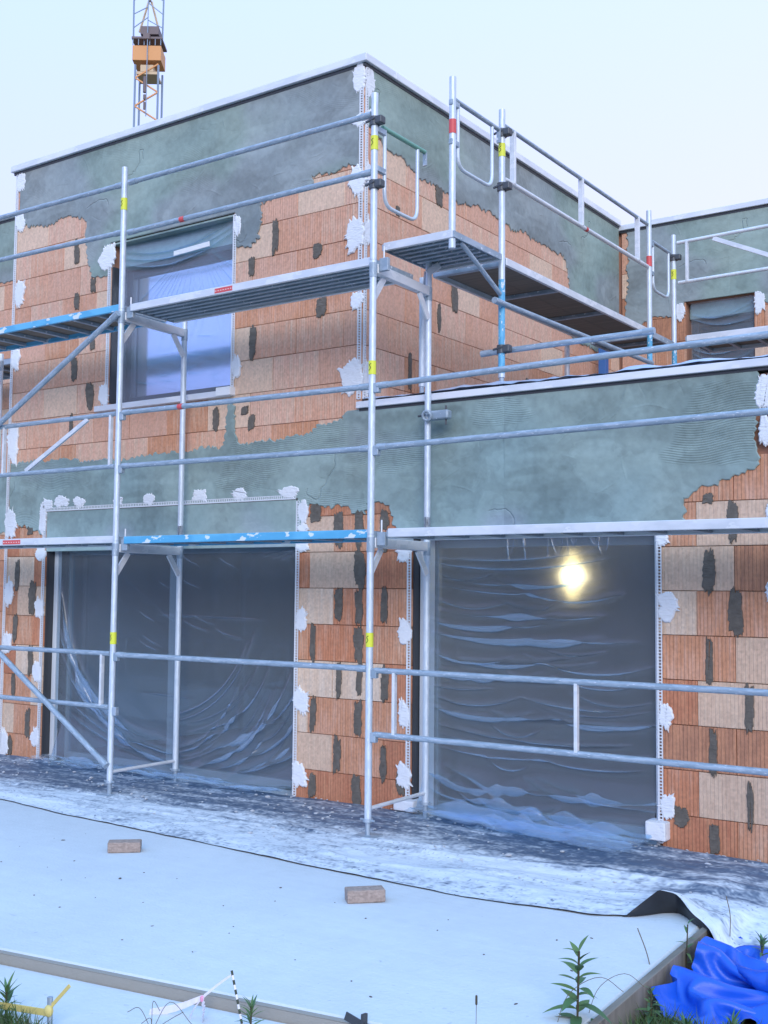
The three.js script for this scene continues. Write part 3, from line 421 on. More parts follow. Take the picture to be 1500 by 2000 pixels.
{ // upper window: folds radiate from the taped middle of its head
  const F = [], q = rng(25);
  for (let k = 0; k < 22; k++) { const a = -Math.PI / 2 + (k / 21 - 0.5) * 2.0 + 0.08 * (q() - 0.5), xs = -7.35 + 0.35 * (k / 21), l = 0.45 + 0.5 * q(); F.push({ pts: [[xs, 4.64], [xs + Math.cos(a) * l, 4.64 + Math.sin(a) * l]], a: 0.012, w: 0.010 + 0.008 * q() }); }
  for (let k = 0; k < 3; k++) F.push({ pts: curve([-8.12, 4.80 - 0.06 * k], [-7.4, 4.60 - 0.07 * k], [-6.70, 4.86 - 0.05 * k]), a: 0.035, w: 0.022 });
  for (let k = 0; k < 9; k++) { const xa = -8.0 + 1.0 * q(), y = 3.5 + 0.6 * q(); F.push({ pts: curve([xa, y], [xa + 0.12, y - 0.04], [xa + 0.3, y + 0.1 * (q() - 0.6)]), a: 0.010, w: 0.010 }); }
  film('clear film over the dark framed upper window, gathered under a strip of tape', -8.13, -6.675, 3.365, 4.87, 200, 210, F, (x, y, u, v) => [x, y, -0.055 - 0.03 * Math.sin(u * Math.PI) * v + 0.015 * (fbm(x * 3, y * 3, 291, 2) - 0.5)]);
  single('tape_strip', 'short white strip of tape across the film of the upper window', 'tape', (() => { const g = box(-7.42, -6.98, 4.655, 4.70, -0.006, 0.003, 0.002); g.translate(7.2, -4.68, 0); g.rotateZ(0.04); g.translate(-7.2, 4.68, -0.035); return g; })(), M.white);
}
{ const F = [], q = rng(35); for (let k = 0; k < 10; k++) { const y = 3.95 + 0.85 * q(); F.push({ pts: curve([-4.44, y + 0.1 * q()], [-4.1, y - 0.12], [-3.77, y + 0.14 * q()]), a: 0.02, w: 0.014 }); }
  film('clear film over the small window behind the terrace', -4.45, -3.755, 3.86, 4.865, 90, 110, F, (x, y, u, v) => [x, y, -5.05 + 0.02 * fbm(x * 4, y * 4, 391, 2)]); }

// ---------------------------------------------------------------- a lit lamp in the room behind the film
{ const t = thing('pendant_lamp', 'lit warm pendant lamp seen through the film of the opening beside the pier', 'lamp'), x = -4.05, z = -1.2, c = new THREE.Color(1, 0.72, 0.36);
  part(t, 'shade', new THREE.SphereGeometry(0.062, 24, 16).scale(1.0, 3.3, 1.0).translate(x, 1.785, z), std({ color: L(0.9, 0.85, 0.7), emissive: new THREE.Color(1, 0.66, 0.22), emissiveIntensity: 1.45 }), 'glowing frosted shade');
  part(t, 'cord', tube([x, 2.01, z], [x, 2.688, z], 0.004, 8), M.pvcDark); part(t, 'cap', tube([x, 1.985, z], [x, 2.025, z], 0.03, 14), M.pvcDark); settle(t);
  const p = new THREE.PointLight(c, 0.35, 0, 2); p.position.set(x, 1.785, z); p.castShadow = true; scene.add(p); }

// ---------------------------------------------------------------- membrane on the ground
{ const ex = [[-10.2, 1.42], [-7.655, 1.465], [-6.748, 1.567], [-5.495, 1.629], [-4.389, 1.714], [-3.291, 1.754], [-2.581, 1.665], [-2.39, 1.57], [-2.22, 1.40], [-2.05, 1.55], [-1.9, 1.66], [-1.68, 1.66], [-0.2, 1.75]];
  const edge = (x) => { for (let i = 0; i < ex.length - 1; i++) if (x <= ex[i + 1][0]) { const t = clamp((x - ex[i][0]) / (ex[i + 1][0] - ex[i][0])); return lerp(ex[i][1], ex[i + 1][1], t * t * (3 - 2 * t) * 0.5 + t * 0.5); } return 1.75; };
  const nx = 640, nz = 96, make = (dy) => { const pos = [], uv = [], idx = []; for (let i = 0; i <= nx; i++) for (let j = 0; j <= nz; j++) { const x = lerp(-10.1, -0.3, i / nx), v = j / nz, e = edge(x) + 0.018 * (fbm(x * 6, 1, 801, 3) - 0.5), z = lerp(0.012, e, v);
    let y = 0.006 + 0.02 * fbm(x * 1.5, z * 3, 803, 3) + 0.016 * Math.pow(1 - Math.abs(fbm(x * 0.9 + z * 0.5, z * 4.5, 805, 3) * 2 - 1), 6) * smooth(1, 0.85, v) + 0.006 * vn(x * 14, z * 14, 807);
    y *= lerp(1, 0.45, smooth(0.9, 1, v)); const lift = Math.max(0, 1 - Math.abs(x + 2.285) / (x < -2.285 ? 0.13 : 0.34)) * smooth(0.82, 1, v); y += 0.125 * lift; y += 0.05 * Math.exp(-Math.pow((z - 0.95 + 0.12 * (x + 3)) / 0.05, 2)) * smooth(-4.6, -3.6, x) * 0.5;
    if (x > -2.0) y -= 0.10 * smooth(-2.0, -1.85, x) * smooth(0.55, 1, v) * smooth(-2.0, -1.9, x); pos.push(x, y + dy, z); uv.push((x + 10.1) / 10, v); }
    for (let i = 0; i < nx; i++) for (let j = 0; j < nz; j++) { const a = i * (nz + 1) + j, b = a + nz + 1; idx.push(a, a + 1, b, a + 1, b + 1, b); } const g = new THREE.BufferGeometry(); g.setAttribute('position', new THREE.Float32BufferAttribute(pos, 3)); g.setAttribute('uv', new THREE.Float32BufferAttribute(uv, 2)); g.setIndex(idx); g.computeVertexNormals(); return g; };
  const t = thing('ground_membrane', 'dark protective membrane along the wall, white with plaster dust', 'membrane');
  { // the lifted edge shows its black back down to the slab
    const n = 60, pos = [], idx = []; for (let i = 0; i <= n; i++) { const x = lerp(-2.43, -1.90, i / n), e = edge(x) + 0.018 * (fbm(x * 6, 1, 801, 3) - 0.5), l = Math.max(0, 1 - Math.abs(x + 2.285) / (x < -2.285 ? 0.13 : 0.34)), yt = 0.008 + 0.125 * l, low = x > -2.0 ? -0.09 * smooth(-2.0, -1.9, x) : 0;
      for (let j = 0; j <= 8; j++) { const s = j / 8; pos.push(x + 0.05 * s * l * (vn(x * 9, 2, 811) - 0.3), lerp(yt + low, 0.003 + low, s) , e + 0.003 - 0.06 * l * s + 0.025 * Math.sin(s * 3.1) * (vn(x * 22, s * 2, 813) - 0.3)); } }
    for (let i = 0; i < n; i++) for (let j = 0; j < 8; j++) { const a = i * 9 + j, b = a + 9; idx.push(a, a + 1, b, a + 1, b + 1, b); } const g = new THREE.BufferGeometry(); g.setAttribute('position', new THREE.Float32BufferAttribute(pos, 3)); g.setIndex(idx); g.computeVertexNormals(); part(t, 'curled_edge', g, M.membraneUnder, 'black curled edge near the blue tarpaulin'); }
  part(t, 'dusty_face', make(0), M.membrane); part(t, 'underside', make(-0.0035), M.membraneUnder, 'black underside showing where the edge curls up'); settle(t);
  const q = rng(61), crumbs = []; for (let k = 0; k < 300; k++) { const x = -9.5 + 8 * q(), z = 0.03 + Math.pow(q(), 2.2) * 1.3, s = 0.004 + 0.010 * q() * q(); crumbs.push(new THREE.DodecahedronGeometry(s, 0).scale(1 + q(), 0.7, 1 + q()).rotateY(q() * 6).translate(x, 0.030, z)); }
  const cr = lit(new THREE.Mesh(merge(crumbs), M.white)); cr.name = 'plaster_crumbs'; cr.userData = { label: 'white plaster crumbs strewn on the membrane', category: 'crumbs', kind: 'stuff' }; scene.add(cr);
}

// ---------------------------------------------------------------- scaffold
const ZO = 0.886, ZI = 0.137, F0 = -7.06, F1 = -4.54, FL = -9.60, F2 = -1.47, Y1 = 2.03, Y2 = 3.92;
function sleeve(parent, x, y, z, h, mat, name, mark) { const s = part(parent, name, new THREE.CylinderGeometry(0.0262, 0.0262, h, 18, 1, true).translate(x, y, z), mat); if (mark) part(s, 'written_mark', bent([[x + 0.008, y + 0.028, z + 0.026], [x - 0.006, y + 0.018, z + 0.027], [x + 0.006, y - 0.002, z + 0.027], [x - 0.008, y - 0.02, z + 0.0265]], 0.0022, 18), M.ink); }
function frame(label, x, y0, y1, opt = {}) { // two standards, transom with gussets, foot; opt.foot adds jacks, opt.tags heights of yellow sleeves on the outer leg
  const t = thing('scaffold_portal', label, 'scaffold frame', 'frames of the front scaffold'), zi = ZI, xi = x - 0.03, up = opt.top ?? y1;
  part(t, 'outer_leg', tube([x, y0 + (opt.foot ? 0.12 : 0), ZO], [x, up, ZO]), M.zinc); part(t, 'inner_leg', tube([xi, y0 + (opt.foot ? 0.12 : 0), zi], [xi, opt.innerTop ?? y1 + 0.16, zi]), M.zinc);
  part(t, 'transom', bar([x, y1 - 0.055, ZO - 0.024], [xi, y1 - 0.055, zi + 0.024], 0.05, 0.07), M.alu);
  for (const [z, s] of [[ZO, -1], [zi, 1]]) part(t, 'gusset', bar([x - 0.015, y1 - 0.26, z + s * 0.026], [x - 0.015, y1 - 0.09, z + s * 0.15], 0.014, 0.05), M.alu);
  part(t, 'spigot_collar', merge([tube([x, y1 - 0.12, ZO], [x, y1 - 0.02, ZO], 0.0275), tube([xi, y1 - 0.12, zi], [xi, y1 - 0.02, zi], 0.0275)]), M.zincDull);
  part(t, 'hook_plate', box(x + 0.03, x + 0.10, y1 - 0.075, y1 + 0.015, ZO - 0.06, ZO - 0.028, 0.004), M.zincDull); part(t, 'locking_pin', tube([x + 0.055, y1 + 0.01, ZO - 0.05], [x + 0.055, y1 + 0.10, ZO - 0.05], 0.006, 8), M.alu);
  for (const h of opt.lugs ?? []) part(t, 'wedge_lug', box(x + 0.02, x + 0.065, h - 0.055, h + 0.012, ZO - 0.02, ZO + 0.018, 0.006), M.zincDull);
  if (opt.foot) { for (const [a, z] of [[x, ZO], [xi, zi]]) { const j = part(t, 'base_jack', merge([tube([a, 0.03, z], [a, 0.14, z], 0.017, 14), tube([a, 0.115, z], [a, 0.135, z], 0.034, 14), bar([a - 0.06, 0.128, z], [a + 0.06, 0.128, z + 0.01], 0.012, 0.012)]), M.zincDull); part(j, 'base_plate', box(a - 0.075, a + 0.075, 0.022, 0.030, z - 0.075, z + 0.075), M.zincDull); } part(t, 'foot_bar', tube([x, 0.20, ZO - 0.02], [xi, 0.20, zi + 0.02], 0.014, 10), M.alu); }
  for (const h of opt.tags ?? []) sleeve(t, x, h, ZO, 0.095, M.yellow, 'inspection_tag', true);
  return settle(t);
}
frame('ground frame of the scaffold in front of the wide opening', F0, 0, Y1, { foot: true, lugs: [1.13, 0.70], tags: [1.255] });
frame('ground frame of the scaffold in front of the pier between the openings', F1, 0, Y1, { foot: true, lugs: [1.12, 0.695], tags: [1.32] });
frame('second lift frame in front of the upper window', F0, Y1 + 0.002, Y2, { innerTop: 3.97, lugs: [3.06, 2.63] });
frame('second lift frame beside the corner of the upper storey', F1, Y1 + 0.002, Y2, { innerTop: 4.15, lugs: [3.05, 2.62], tags: [3.17] });
frame('ground frame at the outer end of the scaffold, next to the wing', FL, 0, Y1, { foot: true }); frame('second lift frame at the outer end of the scaffold, next to the wing', FL, Y1 + 0.002, Y2, { innerTop: 3.97 });
frame('ground frame beyond the lit opening, standing past the house corner', F2, 0, Y1, { foot: true, top: 3.2 });
function post(label, x, z, y0, y1, opt = {}) { const t = thing('guard_post', label, 'scaffold post', 'guard posts and standards'); part(t, 'tube', tube([x, y0, z], [x, y1, z]), opt.mat ?? M.zinc);
  for (const h of opt.tags ?? []) sleeve(t, x, h, z, 0.10, M.yellow, 'inspection_tag', true); for (const h of opt.reds ?? []) sleeve(t, x, h, z, 0.10, M.red, 'red_band');
  for (const h of opt.clamps ?? []) part(t, 'clamp', merge([tube([x, h - 0.03, z], [x, h + 0.03, z], 0.036, 12), box(x + 0.01, x + 0.075, h - 0.028, h + 0.028, z - 0.03, z + 0.03, 0.01), bar([x - 0.06, h, z + 0.02], [x + 0.02, h + 0.01, z + 0.035], 0.014, 0.014)]), M.darkSteel);
  if (opt.jack) { part(t, 'base_jack', merge([tube([x, opt.jack, z], [x, y0 + 0.02, z], 0.018, 12), box(x - 0.07, x + 0.07, opt.jack - 0.008, opt.jack, z - 0.07, z + 0.07)]), M.zincDull); }
  for (const [a, b] of opt.blue ?? []) part(t, 'painted_length', new THREE.CylinderGeometry(0.0250, 0.0250, b - a, 16, 1, true).translate(x, (a + b) / 2, z), M.blue); return settle(t); }
post('guard post above the upper window, yellow tag near its top', F0, ZO, Y2 + 0.002, 5.10, { tags: [4.79] });
post('guard post in front of the upper storey corner, yellow tag and dark clamps', F1, ZO, Y2 + 0.002, 5.10, { tags: [4.745], clamps: [4.90, 4.45] });
post('guard post at the outer end of the upper platform, next to the wing', FL, ZO, Y2 + 0.002, 5.10);
const SX = -4.1;
post('hanging guard post with a red band at the tip of the corner bracket', SX, 0.57, 4.01, 5.225, { reds: [4.87] });
post('standard on the parapet at the corner bracket, blue lower length and dark clamps', SX, -0.13, 3.22, 5.24, { tags: [4.93], clamps: [5.06, 4.65, 3.43], jack: 3.14, blue: [[3.25, 3.95]] });
post('inner standard on the parapet under the corner bracket', -4.80, -0.13, 3.22, 4.07, { jack: 3.14 });
post('standard with a red band on the terrace at the inner corner', SX, -2.97, 2.98, 5.27, { reds: [4.78], jack: 2.92, blue: [[3.5, 4.1]] });
post('standard with a yellow tag on the terrace in front of the small window', SX, -3.60, 2.98, 5.20, { tags: [4.80], jack: 2.92, clamps: [4.97], blue: [[3.6, 4.05]] });
post('white prop behind the parapet below the inner platform', -4.75, -2.55, 2.92, 4.0, { mat: M.alu });
single('blue_board', 'narrow blue board standing upright behind the parapet by the side wall', 'board', box(-5.20, -5.12, 2.904, 4.42, -4.33, -4.24, 0.004), std({ color: L(0.05, 0.16, 0.42), roughness: 0.5 }));

function deck(label, x0, x1, top, z0, z1, style, mat, opt = {}) { // long along x; style 'ribbed' has channels below, 'barred' has crossbars below
  const t = thing('scaffold_deck', label, 'scaffold deck', 'platform decks of the scaffold'), h = 0.058; const turn = opt.along === 'z';
  const B = (a, b, c, d, e, f, r) => turn ? box(e, f, c, d, -b, -a, r) : box(a, b, c, d, e, f, r);
  part(t, 'side_beam', B(x0, x1, top - h, top, z1 - 0.028, z1, 0.005), mat); part(t, 'side_beam', B(x0, x1, top - h, top, z0, z0 + 0.028, 0.005), opt.inner ?? mat);
  const n = opt.planks ?? 2, w = (z1 - z0 - 0.06) / n; for (let k = 0; k < n; k++) part(t, 'plank', B(x0 + 0.01, x1 - 0.01, top - 0.02, top - 0.006, z0 + 0.03 + k * w + 0.002, z0 + 0.03 + (k + 1) * w - 0.002, 0), M.ply);
  if (style === 'ribbed') { const m = Math.round((z1 - z0) / 0.09); for (let k = 1; k < m; k++) { const z = lerp(z0 + 0.014, z1 - 0.014, k / m); part(t, 'rib', B(x0 + 0.02, x1 - 0.02, top - h + 0.004, top - 0.021, z - 0.016, z + 0.016, 0.004), opt.ribs ?? M.zincDull); } }
  else { const m = Math.max(2, Math.round((x1 - x0) / (opt.pitch ?? 0.30))); for (let k = 0; k <= m; k++) { const x = lerp(x0 + 0.03, x1 - 0.03, k / m); part(t, 'crossbar', B(x - 0.018, x + 0.018, top - h + 0.006, top - 0.021, z0 + 0.029, z1 - 0.029, 0.004), M.zincDull); } }
  if (!opt.plain) for (const x of [x0, x1]) part(t, 'end_cap', B(Math.min(x, x + (x === x0 ? -0.012 : 0.012)), Math.max(x, x + (x === x0 ? -0.012 : 0.012)), top - h + 0.004, top - 0.01, z0 + 0.004, z1 - 0.004, 0), M.zincDull);
  if (opt.sticker) { const [a, b] = opt.sticker, s = part(t, 'sticker', box(a, b, top - h + 0.010, top - 0.012, z1 + 0.0005, z1 + 0.002), M.red, 'red sticker with pale lettering'); const nn = 7; for (let k = 0; k < nn; k++) part(s, 'lettering', box(lerp(a, b, (k + 0.25) / nn), lerp(a, b, (k + 0.7) / nn), top - h + 0.024, top - 0.028, z1 + 0.002, z1 + 0.003), M.paper); }
  if (opt.label2) part(t, 'sticker', B(...opt.label2), M.yellow, 'yellow sticker'); return settle(t); }
deck('lower grey deck beside the wing end, red sticker on its beam', FL + 0.04, F0 - 0.035, 2.074, 0.33, 0.872, 'barred', M.alu, { sticker: [-8.52, -8.28] });
deck('lower deck with a sky blue beam across the wide opening', F0 + 0.075, F1 - 0.03, 2.066, 0.33, 0.872, 'barred', M.blue);
deck('lower pale deck across the lit opening', F1 + 0.13, F2 - 0.03, 2.068, 0.33, 0.872, 'barred', M.alu);
deck('upper deck with a sky blue beam beside the wing end', FL + 0.04, F0 - 0.03, 3.972, 0.36, 0.872, 'barred', M.blue);
deck('upper ribbed deck in front of the upper window, red sticker on its beam', F0 + 0.085, F1 - 0.03, 3.953, 0.36, 0.872, 'ribbed', M.alu, { sticker: [-6.04, -5.86] });
deck('short ribbed deck cantilevered round the corner of the upper storey', -4.66, SX + 0.02, 4.135, -0.08, 0.60, 'ribbed', M.alu);
deck('deck along the side wall above the terrace', 0.16, 2.88, 4.122, -4.72, -4.075, 'barred', M.alu, { along: 'z', pitch: 0.9 });
deck('short deck at the inner corner of the terrace, yellow sticker on its beam', 3.0, 3.62, 4.122, -4.72, -4.09, 'barred', M.zincDull, { along: 'z', plain: true });
deck('deck along the rear wall under the small window', -3.95, -1.9, 4.16, -4.2, -3.53, 'barred', M.alu);
deck('deck in the recess in front of the wing', -12.6, -9.72, 4.02, -0.75, -0.2, 'barred', M.zincDull);

function rail(label, a, b, opt = {}) { const t = thing('guard_rail', label, 'scaffold rail', 'rails of the scaffold'); part(t, 'tube', tube(a, b, opt.r ?? 0.0205, 14), opt.mat ?? M.zincDull);
  const A = V(a), B = V(b), d = B.clone().sub(A).normalize(); for (const [p, s] of [[A, 1], [B, -1]]) { const e = p.clone().addScaledVector(d, s * 0.07); if (!opt.bare) part(t, 'flattened_end', tube(p.clone().addScaledVector(d, -s * 0.012).toArray(), e.toArray(), (opt.r ?? 0.0205) + 0.0035, 12), M.zincDull); }
  if (opt.band) { const p = A.clone().lerp(B, opt.band); part(t, 'red_band', tube(p.clone().addScaledVector(d, -0.025).toArray(), p.clone().addScaledVector(d, 0.025).toArray(), (opt.r ?? 0.0205) + 0.002, 14, false), M.red); } return settle(t); }
const ZR = ZO;
rail('top rail of the upper platform between the two tagged guard posts', [F0 + 0.07, 4.962, ZR], [F1 - 0.04, 4.955, ZR]);
rail('knee rail with a red band in front of the upper window head', [F0 + 0.07, 4.545, ZR], [F1 - 0.03, 4.545, ZR], { band: 0.25 });
rail('top rail of the upper platform towards the wing', [FL + 0.03, 4.985, ZR], [F0 - 0.03, 4.96, ZR]); rail('knee rail of the upper platform towards the wing', [FL + 0.03, 4.60, ZR], [F0 - 0.03, 4.56, ZR]);
rail('rail with a red band just below the upper window sill', [F0 + 0.07, 3.065, ZR], [F1 - 0.03, 3.045, ZR], { band: 0.26 }); rail('rail at the foot of the upper brickwork, above the blue lower deck', [F0 + 0.07, 2.632, ZR], [F1 - 0.02, 2.618, ZR]);
rail('long top rail in front of the terrace parapet', [F1 + 0.06, 3.043, ZR], [F2 - 0.03, 3.078, ZR]); rail('long knee rail across the fresh grey coat above the lit opening', [F1 + 0.06, 2.622, ZR], [F2 - 0.03, 2.652, ZR]);
rail('single low rail across the wide opening', [F0 + 0.07, 1.126, ZR], [F1 - 0.03, 1.126, ZR]);
function ladderRail(label, x0, x1, ya, yb, posts, diag, r = 0.0195) { const t = thing('double_guard_rail', label, 'guard frame', 'double guard rails'); part(t, 'upper_tube', tube([x0, yb, ZR], [x1, yb, ZR], r, 14), M.zincDull); part(t, 'lower_tube', tube([x0, ya, ZR], [x1, ya, ZR], r, 14), M.zincDull);
  for (const x of posts) part(t, 'upright', bar([x, ya, ZR], [x, yb, ZR], 0.034, 0.022), M.alu); for (const [a, b] of diag) part(t, 'diagonal', bar([a[0], a[1], ZR], [b[0], b[1], ZR], 0.022, 0.036), M.alu); return settle(t); }
ladderRail('low double guard rail across the lit opening, plaster crumbs on its tubes', F1 + 0.05, F2 - 0.03, 0.694, 1.118, [-4.335, -3.02, -1.68], []);
ladderRail('low double guard rail towards the wing, before the end of the wide opening', FL + 0.03, F0 - 0.03, 0.707, 1.131, [-7.185, -9.45], []);
ladderRail('double guard rail with a diagonal flat bar below the blue upper deck', FL + 0.03, F0 - 0.03, 2.636, 3.065, [-7.15, -8.525], [[[-8.22, 2.655], [-7.43, 3.045]]]);
rail('long diagonal brace below the blue upper deck', [F0 + 0.0, 3.87, ZO + 0.045], [FL, 2.53, ZO + 0.045], { r: 0.0235 }); rail('long diagonal brace rising from the foot of the frame at the wide opening', [F0, 0.26, ZO + 0.045], [FL, 1.78, ZO + 0.045], { r: 0.0235 });
// side scaffold above the terrace
function zGuard(label, z0, z1, ya, yb, posts) { const t = thing('double_guard_rail', label, 'guard frame', 'double guard rails'); part(t, 'upper_tube', tube([SX, yb, z0], [SX, yb, z1], 0.0165, 12), M.zincDull); part(t, 'lower_tube', tube([SX, ya, z0], [SX, ya, z1], 0.0185, 12), M.alu); for (const z of posts) part(t, 'upright', bar([SX, ya, z], [SX, yb, z], 0.024, 0.045), M.alu); part(t, 'red_band', tube([SX, ya, -1.60], [SX, ya, -1.56], 0.0205, 12, false), M.red); return settle(t); }
zGuard('double guard rail of the platform along the side wall', -0.17, -2.93, 4.722, 5.13, [-0.30, -1.49, -2.69]);
rail('ledger tube under the deck along the side wall', [SX + 0.03, 3.76, 0.02], [SX + 0.03, 3.80, -2.93], { mat: M.zincDull });
rail('loose tube with a fitted end clamped across the standard on the parapet', [-4.30, 3.432, -0.20], [-2.96, 3.440, -0.20], { r: 0.0215 });
function uGuard(label, x, zA, zB, yt, yb, mat, topMat, ext) { const t = thing('end_guard', label, 'end guard', 'bent tube end guards'); part(t, 'bent_tube', bent(rounded([[x, yt, zA], [x, yb, zA], [x, yb, zB], [x, yt, zB]], 0.10), 0.0135, 90), mat); part(t, 'top_tube', tube([x, yt + 0.012, zA + 0.03], [x, yt + 0.012, zB - ext], 0.0165, 12), topMat);
  if (ext > 0.05) part(t, 'hook', bar([x, yt + 0.02, zB - ext], [x, yt - 0.09, zB - ext], 0.016, 0.03), M.zincDull); for (const y of [yt - 0.02, yt - 0.30]) part(t, 'bracket', box(x - 0.015, x + 0.015, y - 0.02, y + 0.02, zA, zA + 0.10, 0.004), M.zincDull); return settle(t); }
uGuard('bent tube end guard with a green top bar, at the corner of the upper storey', F1 + 0.01, 0.775, 0.36, 4.87, 4.33, M.zinc, M.green, 0.10);
uGuard('bent tube end guard between the hanging post and the parapet standard', SX, 0.50, 0.02, 5.06, 4.60, M.zinc, M.zincDull, 0.10);
uGuard('bent tube end guard at the inner corner of the terrace', SX, -3.06, -3.46, 4.98, 4.53, M.zinc, M.zincDull, 0.05);
{ const t = thing('double_guard_rail', 'double guard rail with a diagonal bar in front of the small window', 'guard frame', 'double guard rails'), z = -3.60; part(t, 'upper_tube', tube([-4.06, 5.115, z], [-1.9, 5.15, z], 0.0185, 12), M.alu); part(t, 'lower_tube', tube([-4.05, 4.712, z], [-1.9, 4.73, z], 0.0185, 12), M.alu); part(t, 'upright', bar([-3.962, 4.71, z], [-3.962, 5.12, z], 0.045, 0.024), M.alu); part(t, 'diagonal', bar([-3.70, 5.10, z], [-2.9, 4.72, z], 0.022, 0.042), M.alu); settle(t); }
rail('slanting brace of the corner bracket', [SX, 4.085, 0.46], [SX, 3.84, -0.10], { r: 0.017, bare: true });
{ const t = thing('tube_coupler', 'loose grey tube coupler clamped to the inner leg beside the pier', 'coupler'), x = F1 - 0.03, y = 2.94, z = ZI; part(t, 'collar', tube([x, y - 0.035, z], [x, y + 0.035, z], 0.034, 14), M.zincDull); part(t, 'second_collar', new THREE.TorusGeometry(0.034, 0.011, 8, 18).rotateX(0.3).translate(x + 0.03, y - 0.01, z + 0.06), M.zincDull); part(t, 'jaw', box(x + 0.03, x + 0.20, y - 0.04, y + 0.028, z - 0.02, z + 0.05, 0.015), M.zincDull); part(t, 'bolt', tube([x + 0.17, y - 0.08, z + 0.02], [x + 0.17, y + 0.06, z + 0.02], 0.008, 8), M.darkSteel); part(t, 'bolt', tube([x - 0.07, y, z + 0.02], [x + 0.0, y, z + 0.03], 0.009, 8), M.darkSteel); settle(t); }
{ const t = thing('bracket_plate', 'bracket plate at the head of the inner leg below the corner deck', 'bracket'); part(t, 'arm', bar([-4.62, 4.02, 0.10], [-4.78, 3.86, -0.10], 0.02, 0.06), M.zincDull); part(t, 'strut', bar([-4.57, 4.0, 0.16], [-4.50, 4.07, 0.10], 0.03, 0.05), M.alu); settle(t); }

// ---------------------------------------------------------------- tower crane far behind
{ const t = thing('tower_crane', 'distant tower crane with orange lattice mast rising behind the roof', 'crane'); const org = std({ color: L(0.70, 0.33, 0.12), roughness: 0.6 }), stl = std({ color: L(0.26, 0.34, 0.44), roughness: 0.6 }), drk = std({ color: L(0.17, 0.13, 0.13), roughness: 0.6 }), crm = std({ color: L(0.62, 0.46, 0.28), roughness: 0.6 });
  const cx = -36.75, cz = -26.9, w = 0.50, ang = 0.63, at = (x, y, z) => [cx + x * Math.cos(ang) + z * Math.sin(ang), y, cz - x * Math.sin(ang) + z * Math.cos(ang)];
  const K = [[-1, -1], [1, -1], [1, 1], [-1, 1]]; for (const [a, b] of K) part(t, 'mast_leg', bar(at(a * w, 0, b * w), at(a * w, 24.4, b * w), 0.07, 0.07), stl);
  for (let k = 0; k < 19; k++) { const y = 0.5 + k * 1.26; for (let f = 0; f < 4; f += 1) { const [a, b] = K[f], [c, d] = K[(f + 1) % 4]; if (f === 2) part(t, 'mast_brace', bar(at(a * w, y, b * w), at(c * w, y + 0.63, d * w), 0.065, 0.065), org); if (f === 2) part(t, 'mast_brace', bar(at(c * w, y + 0.63, d * w), at(a * w, y + 1.26, b * w), 0.065, 0.065), org); } }
  part(t, 'machine_platform', (() => { const g = box(-0.62, 0.62, 0, 0.66, -0.5, 0.62, 0.02); g.rotateY(ang); g.translate(cx, 24.55, cz); return g; })(), org, 'orange machinery box'); part(t, 'lower_frame', (() => { const g = merge([box(-0.45, 0.45, 0, 0.12, -0.5, 0.5), box(-0.28, 0.28, 0.13, 0.42, -0.3, 0.5)]); g.rotateY(ang); g.translate(cx, 23.98, cz); return g; })(), crm);
  part(t, 'winch', (() => { const g = merge([box(-0.3, 0.5, 0, 0.38, -0.3, 0.6, 0.03), box(-0.15, 0.15, -0.3, -0.02, 0.5, 0.8, 0.03)]); g.rotateY(ang); g.translate(cx, 25.72, cz); return g; })(), drk);
  part(t, 'gallery', (() => { const g = box(-0.66, 0.66, 0, 0.09, -0.6, 0.66); g.rotateY(ang); g.translate(cx, 25.50, cz); return g; })(), drk);
  for (const x of [-0.6, -0.36, -0.12, 0.12, 0.36, 0.6]) part(t, 'railing_post', tube(at(x, 25.22, 0.62), at(x, 25.55, 0.62), 0.022, 6), stl);
  for (const s of [-1, 1]) { part(t, 'apex_leg', bar(at(s * 0.44, 26.05, 0.1), at(s * 0.06, 27.45, 0.1), 0.07, 0.07), crm); part(t, 'jib_chord', bar(at(s * 0.63, 25.5, 0.4), at(s * 0.68, 31, 0.4), 0.055, 0.055), stl); part(t, 'end_lug', (() => { const g = box(-0.07, 0.07, 0, 0.85, -0.05, 0.05); g.rotateY(ang); g.translate(...at(s * 0.80, 28.0, 0.4)); return g; })(), drk); }
  for (let k = 0; k < 7; k++) { const y = 26.1 + k * 0.62, s = k % 2 ? 1 : -1; part(t, 'jib_brace', bar(at(s * 0.64, y, 0.4), at(0, y + 0.5, 0.4), 0.035, 0.035), stl); part(t, 'jib_brace', bar(at(-s * 0.64, y, 0.4), at(0, y + 0.35, 0.4), 0.035, 0.035), stl); }
  part(t, 'cross_beam', bar(at(-0.85, 28.12, 0.4), at(0.85, 28.02, 0.4), 0.08, 0.12), drk); part(t, 'hoist_rope', tube(at(0.05, 22, 0.75), at(0.05, 28.1, 0.75), 0.022, 6), stl); part(t, 'trolley_block', tube(at(-0.02, 23.05, 0.75), at(-0.02, 23.75, 0.75), 0.075, 8), drk); part(t, 'hook_block', merge([tube(at(-0.02, 22.3, 0.75), at(-0.02, 22.62, 0.75), 0.05, 8), tube(at(-0.02, 22.75, 0.75), at(-0.02, 22.95, 0.75), 0.06, 8)]), drk); part(t, 'spike', tube(at(0.02, 27.4, 0.2), at(0.02, 28.4, 0.2), 0.05, 8), drk); settle(t); }

